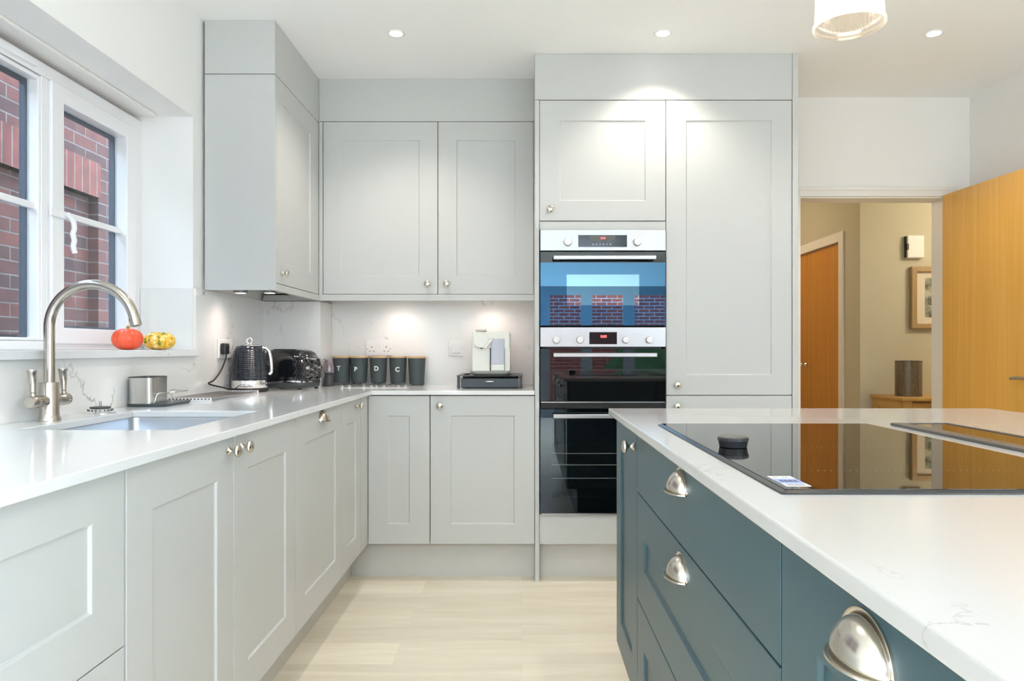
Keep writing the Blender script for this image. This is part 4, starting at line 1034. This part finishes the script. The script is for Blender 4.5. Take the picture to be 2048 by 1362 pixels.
# ------------------------------------------------------------------ pumpkins
def pumpkin(name, label, c, r, h, ribs, depth, mat, phase=0.0):
    t = thing(name, label, 'pumpkin', c)
    prof = []
    for i in range(21):
        a = -PI / 2 + PI * i / 20
        prof.append((max(1e-8, r * (math.cos(a) ** 0.75)) if 0 < i < 20 else 0, h / 2 + h / 2 * math.sin(a) * (1 - 0.0) - (0.012 if i == 20 else (0.006 if i == 19 else 0))))
    bm = lathe(B(), prof, c, (0, 0, 1), 80, rfun=lambda t_, z: 1 - depth + depth * abs(math.cos(ribs / 2 * t_ + phase)) ** 0.6)
    obj('flesh', bm, mat, t, smooth=True)
    return t
t = pumpkin('pumpkin', 'small orange-red pumpkin with pale stem on the window sill', (-1.455, 2.655, 1.1003), 0.0535, 0.080, 10, 0.05, M['orange'])
obj('stem', tube(B(), [(-1.455, 2.655, 1.166), (-1.454, 2.655, 1.182), (-1.450, 2.653, 1.188)], [0.008, 0.006, 0.007], 10), M['stem'], t, smooth=True)
t = pumpkin('pumpkin', 'small ribbed yellow and green gourd on the sill beside the orange pumpkin', (-1.425, 2.83, 1.1003), 0.058, 0.071, 9, 0.14, M['gourd'], 0.4)
obj('stem', tube(B(), [(-1.425, 2.83, 1.158), (-1.425, 2.83, 1.166)], [0.007, 0.005], 10), M['stem'], t, smooth=True)

# ------------------------------------------------------------------ sockets
def socket(label, ang, pos, plug=False):
    """double socket centred at pos, local x width, front -y"""
    t = thing('wall_socket', label, 'socket', pos); F = frame(ang, pos)
    obj('faceplate', box(B(), -0.073, 0.073, -0.009, -0.0003, -0.043, 0.043, F), M['white_plastic'], t, bev=0.003)
    bm = B()
    for s in (-1, 1):
        cx = s * 0.040
        box(bm, cx - 0.002, cx + 0.002, -0.0096, -0.0091, 0.002, 0.011, F)
        for q in (-1, 1): box(bm, cx + q * 0.011 - 0.0035, cx + q * 0.011 + 0.0035, -0.0096, -0.0091, -0.019, -0.015, F)
        lathe(bm, [(0, 0), (0.0025, 0), (0.0025, 0.0006), (0, 0.0006)], F @ Vector((s * 0.063, -0.009, -0.004)), F.to_3x3() @ Vector((0, -1, 0)), 12)
    obj('pin_holes', bm, M['darkgrey'], t)
    for s in (-1, 1):
        obj('switch', box(B(), s * 0.008 - 0.0065, s * 0.008 + 0.0065, -0.0125, -0.0091, 0.008, 0.026, F), M['white_plastic'], t, bev=0.001)
    return t
socket('white double socket on the back splashback above the canisters', 0, ((759.5 - 1043) / 358.6, YS, 1.109))
socket('white double socket on the side splashback behind the kettle', 90, (XS, 3.27, 1.105))
t = thing('wall_switch', 'white single fused switch on the splashback left of the coffee machine', 'switch', (-0.363, YS, 1.108))
obj('faceplate', bx(-0.406, -0.320, YS - 0.009, YS - 0.0003, 1.065, 1.151), M['white_plastic'], t, bev=0.003)
obj('rocker', bx(-0.388, -0.338, YS - 0.0135, YS - 0.0092, 1.082, 1.134), M['white_plastic'], t, bev=0.002)
bm = B()
for x in (-0.397, -0.329): lathe(bm, [(0, 0), (0.0025, 0), (0.0025, 0.0006), (0, 0.0006)], (x, YS - 0.009, 1.108), (0, -1, 0), 12)
obj('screws', bm, M['print_grey'], t)

# ------------------------------------------------------------------ kettle
KX, KY = -1.258, 3.325
KZ = ZW
t = thing('kettle', 'glossy charcoal textured kettle with chrome base band beside the toaster', 'kettle', (KX, KY, KZ))
obj('power_base', lathe(B(), [(0, 0.0005), (0.080, 0.0005), (0.084, 0.004), (0.084, 0.012), (0.078, 0.017), (0, 0.017)], (KX, KY, KZ), (0, 0, 1), 48), M['black'], t, smooth=True)
obj('chrome_band', lathe(B(), [(0, 0.0175), (0.078, 0.0175), (0.080, 0.020), (0.0795, 0.052), (0.078, 0.054), (0, 0.054)], (KX, KY, KZ), (0, 0, 1), 64), M['chrome'], t, smooth=True)
def tex(t_, z):
    if z < 0.062 or z > 0.192: return 1
    return 1 + 0.045 * abs(math.sin((z - 0.062) * PI / 0.0085)) * (0.35 + 0.65 * abs(math.cos(9 * t_)))
prof = [(0.0765, 0.0545)] + [(0.0775 - 0.012 * ((0.055 + i * 0.0017 - 0.055) / 0.14) ** 2.2, 0.055 + i * 0.0017) for i in range(83)] + [(0.061, 0.203), (0.056, 0.210), (0.050, 0.214)]
obj('body', lathe(B(), prof, (KX, KY, KZ), (0, 0, 1), 144, rfun=tex), M['kettle'], t, smooth=True)
ld = obj('lid', lathe(B(), [(0.055, 0.211), (0.056, 0.2135), (0.050, 0.216), (0.030, 0.2195), (0, 0.221)], (KX, KY, KZ), (0, 0, 1), 48), M['chrome'], t, smooth=True)
bm = B(); pts = [(KX + 0.0125 * math.cos(a), KY, KZ + 0.2345 + 0.0135 * math.sin(a)) for a in [2 * PI * i / 28 for i in range(29)]]
obj('lid_ring', tube(bm, pts, 0.0036, 10, cap=False), M['chrome'], ld, smooth=True)
hd = Vector((1, 0.12, 0)).normalized()
P = lambda r_, z: tuple(Vector((KX, KY, KZ)) + hd * r_ + Vector((0, 0, z)))
obj('handle', tube(B(), smooth_path([P(0.056, 0.200), P(0.072, 0.200), P(0.086, 0.187), P(0.094, 0.155), P(0.098, 0.110), P(0.096, 0.090), P(0.087, 0.082)], 6), 0.0085, 14), M['chrome'], t, smooth=True)
sdv = Vector((-0.35, -0.94, 0)).normalized()
bm = B(); Q = Vector((KX, KY, KZ)); w_ = Vector((-sdv.y, sdv.x, 0))
vs = [Q + sdv * 0.052 + w_ * 0.020 + Vector((0, 0, 0.208)), Q + sdv * 0.052 - w_ * 0.020 + Vector((0, 0, 0.208)), Q + sdv * 0.083 + Vector((0, 0, 0.202)), Q + sdv * 0.068 + Vector((0, 0, 0.150)), Q + sdv * 0.050 + Vector((0, 0, 0.17))]
vv = [bm.verts.new(v) for v in vs]
for f_ in ((0, 2, 1), (0, 3, 2), (1, 2, 3), (0, 1, 4), (0, 4, 3), (1, 3, 4)): bm.faces.new([vv[i] for i in f_])
obj('spout', bm, M['kettle'], t, bev=0.003)
bm = B()
pl_ = Vector((XS + 0.012, 3.232, 1.105))
cb = smooth_path([(XS + 0.033, 3.222, 1.083), (XS + 0.028, 3.215, 1.05), (XS + 0.02, 3.18, 1.0), (XS + 0.018, 3.12, 0.968), (XS + 0.016, 3.075, 0.958), (XS + 0.022, 3.10, 0.948), (XS + 0.035, 3.19, 0.932), (XS + 0.045, 3.245, 0.918), (XS + 0.05, 3.27, 0.913)], 8)
obj('cord', tube(B(), cb, 0.0035, 10), M['cable'], t, smooth=True)
bm = B(); box(bm, XS + 0.0098, XS + 0.034, 3.207, 3.255, 1.080, 1.130)
obj('plug', bm, M['black'], t, bev=0.006)

# ------------------------------------------------------------------ toaster
TF = Matrix.Translation((-1.148, 3.575, ZW)) @ Matrix.Rotation(math.radians(-17), 4, 'Z')
t = thing('toaster', 'glossy black faceted four-slice toaster between the kettle and canisters', 'toaster', (-1.148, 3.575, ZW))
def sup(a, b, z, n=48, e=4.5):
    out = []
    for i in range(n):
        th = 2 * PI * i / n; c, s = math.cos(th), math.sin(th)
        out.append((a * math.copysign(abs(c) ** (2 / e), c), b * math.copysign(abs(s) ** (2 / e), s), z))
    return out
def tf(bm): bmesh.ops.transform(bm, matrix=TF, verts=bm.verts); return bm
A, Bh = 0.128, 0.098
obj('base', tf(loft(B(), [sup(A * 0.93, Bh * 0.92, 0.008), sup(A * 0.99, Bh * 0.98, 0.014), sup(A * 1.01, Bh * 1.01, 0.026), sup(A * 1.0, Bh * 1.0, 0.034)])), M['darkgrey'], t, smooth=True)
def wave(bm):
    for v in bm.verts: v.co.z += 0.004 * math.sin(v.co.x * 24)
    return bm
obj('chrome_trim', tf(wave(loft(B(), [sup(A * 0.99, Bh * 0.99, 0.032), sup(A * 1.02, Bh * 1.02, 0.034), sup(A * 1.02, Bh * 1.02, 0.041), sup(A * 0.98, Bh * 0.98, 0.043)]))), M['chrome'], t, smooth=True)
bm = B(); secs = [(0.995, 0.040), (1.0, 0.06), (1.0, 0.10), (0.98, 0.135), (0.94, 0.160), (0.86, 0.178), (0.74, 0.190), (0.55, 0.196)]
loft(bm, [sup(A * s, Bh * (s if z < 0.16 else s * 0.97), z) for s, z in secs])
obj('body', tf(bm), M['gloss_black'], t, smooth=True)
# faceted sleeve on the right-hand half
bm = B()
nz_, na = 8, 26; G_ = []
for j in range(nz_ + 1):
    z = 0.046 + (0.158 - 0.046) * j / nz_; row = []
    for i in range(na + 1):
        th = math.radians(-70 + 140 * i / na); c, s = math.cos(th), math.sin(th)
        k_ = 1.004 + (0.040 if (i + j) % 2 == 0 else 0.0) * (1 if 0 < i < na and 0 < j < nz_ else 0)
        sc = 1.0 if z < 0.11 else 1.0 - 0.055 * ((z - 0.11) / 0.048) ** 1.5
        row.append(bm.verts.new((A * sc * k_ * math.copysign(abs(c) ** (2 / 4.5), c), Bh * sc * k_ * math.copysign(abs(s) ** (2 / 4.5), s), z)))
    G_.append(row)
for j in range(nz_):
    for i in range(na):
        a, b, c, d = G_[j][i], G_[j][i + 1], G_[j + 1][i + 1], G_[j + 1][i]
        if (i + j) % 2 == 0: bm.faces.new((a, b, c)); bm.faces.new((a, c, d))
        else: bm.faces.new((a, b, d)); bm.faces.new((b, c, d))
obj('faceted_panel', tf(bm), M['gloss_black'], t)
bm = B()
for y in (-0.05, -0.016, 0.016, 0.05): box(bm, -0.062, 0.062, y - 0.009, y + 0.009, 0.1962, 0.1975)
obj('slots', tf(bm), M['steel'], t)
bd = obj('badge', tf(loft(B(), [[(x - 0.062, -Bh * 0.998 - 0.0008, z) for x, z in [(0.026 * math.cos(a) + (0.009 if math.cos(a) > 0 else -0.009) * 0, 0.0085 * math.sin(a) + 0.128) for a in [2 * PI * i / 32 for i in range(32)]]],
                         [(x - 0.062, -Bh * 0.998 - 0.0030, z) for x, z in [(0.026 * math.cos(a), 0.0085 * math.sin(a) + 0.128) for a in [2 * PI * i / 32 for i in range(32)]]]])), M['chrome'], t)
bm = loft(B(), [[(0.0235 * math.cos(a) - 0.062, -Bh * 0.998 - y, 0.0068 * math.sin(a) + 0.128) for a in [2 * PI * i / 32 for i in range(32)]] for y in (0.0030, 0.0034)])
bp_ = obj('badge_field', tf(bm), M['gloss_black'], bd)
obj('badge_lettering', text_bm("De'Longhi", 0.0098, TF @ Matrix.Translation((-0.062, -Bh * 0.998 - 0.0038, 0.128)), 0.0002), M['steel'], bd)
bm = B(); box(bm, A * 1.03, A * 1.03 + 0.042, -0.070, -0.035, 0.146, 0.153); 
obj('lever', tf(bm), M['chrome'], t, bev=0.003)
bm = B(); box(bm, A * 1.03, A * 1.03 + 0.030, 0.030, 0.065, 0.146, 0.153)
obj('lever', tf(bm), M['chrome'], t, bev=0.003)
bm = B()
lathe(bm, [(0, 0), (0.012, 0), (0.011, 0.012), (0, 0.013)], (A * 1.02, -0.052, 0.105), (1, 0, 0), 24)
lathe(bm, [(0, 0), (0.012, 0), (0.011, 0.012), (0, 0.013)], (A * 1.02, 0.048, 0.105), (1, 0, 0), 24)
obj('browning_dials', tf(bm), M['chrome'], t, smooth=True)
bm = B()
for y in (-0.062, -0.051, -0.040):
    box(bm, A * 1.035, A * 1.035 + 0.003, y - 0.004, y + 0.004, 0.058, 0.065)
obj('buttons', tf(bm), M['steel'], t)
for sx in (-1, 1):
    for sy in (-1, 1):
        bm = B(); cyl(bm, (sx * 0.10, sy * 0.072, 0.0004), (0, 0, 1), 0.010, 0.008, 16); obj('foot', tf(bm), M['black'], t)

# ------------------------------------------------------------------ pepper mill style grinder
gx, gy = -1.0185, 3.80
t = thing('spice_grinder', 'dark spice grinder with upturned clear lilac top beside the T canister', 'grinder', (gx, gy, ZW))
obj('base', lathe(B(), [(0, 0.0005), (0.028, 0.0005), (0.029, 0.003), (0.027, 0.03), (0.0225, 0.055), (0.021, 0.062), (0.024, 0.070), (0.026, 0.072), (0, 0.072)], (gx, gy, ZW), (0, 0, 1), 40), M['darkgrey'], t, smooth=True)
obj('clear_top', lathe(B(), [(0, 0.0725), (0.027, 0.0725), (0.0275, 0.078), (0.0255, 0.105), (0.0215, 0.136), (0.018, 0.1415), (0, 0.142)], (gx, gy, ZW), (0, 0, 1), 40), M['lilac'], t, smooth=True)
obj('inner_core', lathe(B(), [(0, 0.078), (0.014, 0.078), (0.014, 0.12), (0, 0.124)], (gx, gy, ZW), (0, 0, 1), 24), M['steel'], t, smooth=True)

# ------------------------------------------------------------------ canisters
rt, rb, hc = 0.0485, 0.0405, 0.136
first = None
letters = [('T', 682, -0.006, 0.0), ('P', 718.5, -0.010, -0.005), ('D', 757, -0.003, -0.001), ('C', 796, 0.004, -0.006), (None, 833.5, 0, 0)]
for i, (L, px, lx, lz) in enumerate(letters):
    on_rack = i < 4
    zb = ZW + (0.0132 if on_rack else 0.0006)
    cy = 3.925; cx = (px - 1043) * cy / F_PX
    if L == 'T': cx += 0.004
    hh = hc if on_rack else hc + 0.011
    lab = ('slate grey canister with bamboo lid and white letter ' + L) if L else 'plain slate grey canister with bamboo lid and no letter, at the right end'
    t = thing('canister', lab, 'canister', (cx, cy, zb), 'kitchen canisters with bamboo lids')
    obj('body', lathe(B(), [(0, 0), (rb - 0.003, 0), (rb, 0.003), (rt - 0.0005, hh - 0.002), (rt, hh), (0, hh)], (cx, cy, zb), (0, 0, 1), 56), M['canister'], t, smooth=True)
    obj('lid', lathe(B(), [(0, hh + 0.0002), (rt + 0.0006, hh + 0.0002), (rt + 0.0006, hh + 0.0085), (rt - 0.001, hh + 0.010), (0, hh + 0.010)], (cx, cy, zb), (0, 0, 1), 56), M['bamboo'], t, smooth=True)
    if L:
        zl = hh * 0.58 + lz
        rr = rb + (rt - rb) * (zl / hh) + 0.0009
        sl = (rt - rb) / hh
        def bend(co, rr=rr, lx=lx, sl=sl):
            x = co.x + lx; R_ = rr + sl * co.z - co.y * 0.6
            return Vector((R_ * math.sin(x / R_), -R_ * math.cos(x / R_), co.z))
        obj('letter', text_bm(L, 0.034, Matrix.Translation((cx, cy, zb + zl)), 0.0004, bend=bend, bold=0.0010), M['letter'], t)

# ------------------------------------------------------------------ coffee machine on pod drawer
t = thing('pod_drawer', 'slate metal coffee pod drawer stand under the coffee machine', 'drawer', (-0.16, 3.74, ZW))
qx0, qx1, qy0, qy1 = -0.322, 0.003, 3.595, 3.955
obj('top_plate', bx(qx0 - 0.004, qx1 + 0.004, qy0 - 0.004, qy1, ZW + 0.0615, ZW + 0.0645), M['standmetal'], t, bev=0.001)
bm = B()
for x in (qx0, qx1 - 0.014):
    for y in (qy0, qy1 - 0.016): box(bm, x, x + 0.014, y, y + 0.014, ZW + 0.0004, ZW + 0.061)
obj('post', bm, M['standmetal'], t, bev=0.002)
dd = obj('drawer', bx(qx0 + 0.019, qx1 - 0.019, qy0 + 0.003, qy1 - 0.02, ZW + 0.004, ZW + 0.050), M['standmetal'], t, bev=0.002)
obj('drawer_pull', tube(B(), [(-0.181, qy0 + 0.001, ZW + 0.034), (-0.17, qy0 - 0.002, ZW + 0.0345), (-0.150, qy0 - 0.002, ZW + 0.0345), (-0.139, qy0 + 0.001, ZW + 0.034)], [0.002, 0.0035, 0.0035, 0.002], 10), M['chrome'], dd, smooth=True)
obj('guide_wires', tube(tube(B(), [(qx0 + 0.0165, qy0 + 0.006, ZW + 0.003), (qx0 + 0.0165, qy0 + 0.004, ZW + 0.052), (qx0 + 0.024, qy0 + 0.02, ZW + 0.057)], 0.0016, 8), [(qx1 - 0.0165, qy0 + 0.006, ZW + 0.003), (qx1 - 0.0165, qy0 + 0.004, ZW + 0.052), (qx1 - 0.024, qy0 + 0.02, ZW + 0.057)], 0.0016, 8), M['chrome'], t)
zs = ZW + 0.0648
t = thing('coffee_machine', 'off-white capsule coffee machine with milk jug standing on the pod drawer', 'coffee machine', (-0.15, 3.75, zs))
my0 = 3.625
obj('drip_tray', loft(B(), [rrect(-0.240, -0.075, my0 + 0.012, 3.90, 0.03, zs + 0.0003, 6), rrect(-0.256, -0.060, my0 - 0.004, 3.91, 0.03, zs + 0.010, 6), rrect(-0.262, -0.056, my0 - 0.010, 3.91, 0.03, zs + 0.0225, 6)]), M['beige_tray'], t, smooth=True)
obj('lower_body', loft(B(), [rrect(-0.2515, -0.1585, my0, 3.90, 0.008, zs + 0.0228, 4), rrect(-0.2515, -0.1585, my0, 3.90, 0.008, zs + 0.137, 4)]), M['offwhite'], t, smooth=True)
obj('side_column', bx(-0.158, -0.0585, my0 + 0.055, 3.90, zs + 0.0228, zs + 0.137), M['offwhite'], t)
obj('upper_body', loft(B(), [rrect(-0.2505, -0.0585, my0, 3.90, 0.008, zs + 0.1375, 4), rrect(-0.2505, -0.0585, my0, 3.90, 0.008, zs + 0.216, 4), rrect(-0.2485, -0.0605, my0 + 0.002, 3.898, 0.008, zs + 0.2185, 4)]), M['offwhite'], t, smooth=True)
obj('side_post', bx(-0.0845, -0.0587, my0 + 0.002, my0 + 0.054, zs + 0.0228, zs + 0.137), M['offwhite'], t)
obj('top_lever', loft(B(), [rrect(-0.228, -0.182, my0 + 0.01, my0 + 0.09, 0.006, zs + 0.219, 4), rrect(-0.233, -0.177, my0 + 0.002, my0 + 0.09, 0.006, zs + 0.226, 4), rrect(-0.229, -0.181, my0 + 0.004, my0 + 0.09, 0.006, zs + 0.233, 4)]), M['beige_tray'], t, smooth=True)
obj('round_front', lathe(B(), [(0, 0.017), (0.035, 0.017), (0.038, 0.014), (0.038, 0.0003), (0, 0.0003)], (-0.206, my0, zs + 0.176), (0, -1, 0), 48), M['offwhite'], t, smooth=True)
obj('milk_spout', box(B(), -0.010, 0.010, -0.030, -0.0005, -0.030, 0.030, Matrix.Translation((-0.168, my0, zs + 0.160)) @ Matrix.Rotation(math.radians(38), 4, 'Y')), M['offwhite'], t, bev=0.004)
jg = obj('milk_jug', loft(B(), [rrect(-0.1535, -0.0865, my0 + 0.003, my0 + 0.053, 0.006, zs + 0.0235, 4), rrect(-0.1535, -0.0865, my0 + 0.003, my0 + 0.053, 0.006, zs + 0.1365, 4)]), M['jug'], t, smooth=True)
obj('milk_jug_front', loft(B(), [rrect(-0.1535, -0.0865, my0 - 0.010, my0 - 0.0005, 0.003, zs + 0.056, 3), rrect(-0.1535, -0.0865, my0 - 0.010, my0 - 0.0005, 0.003, zs + 0.184, 3)]), M['jug'], jg, smooth=True)
obj('milk_jug_base', bx(-0.1535, -0.0865, my0 - 0.010, my0 - 0.0005, zs + 0.0235, zs + 0.0555), M['offwhite'], jg, bev=0.002)
obj('button', bx(-0.131, -0.105, my0 + 0.004, my0 + 0.02, zs + 0.2187, zs + 0.2205), M['beige_tray'], t)
obj('coffee_nozzle', cyl(B(), (-0.202, my0 - 0.008, zs + 0.1335), (0, 0, 1), 0.005, 0.006, 16), M['black'], t)
tag(obj('spoon', tube(B(), [(-0.287, my0 + 0.0, zs + 0.004), (-0.270, my0 + 0.02, zs + 0.005), (-0.262, my0 + 0.06, zs + 0.006)], [0.003, 0.004, 0.003], 8), M['black'], smooth=True), 'short black power cord end poking out left of the coffee machine', 'cord').name = 'cord_end'
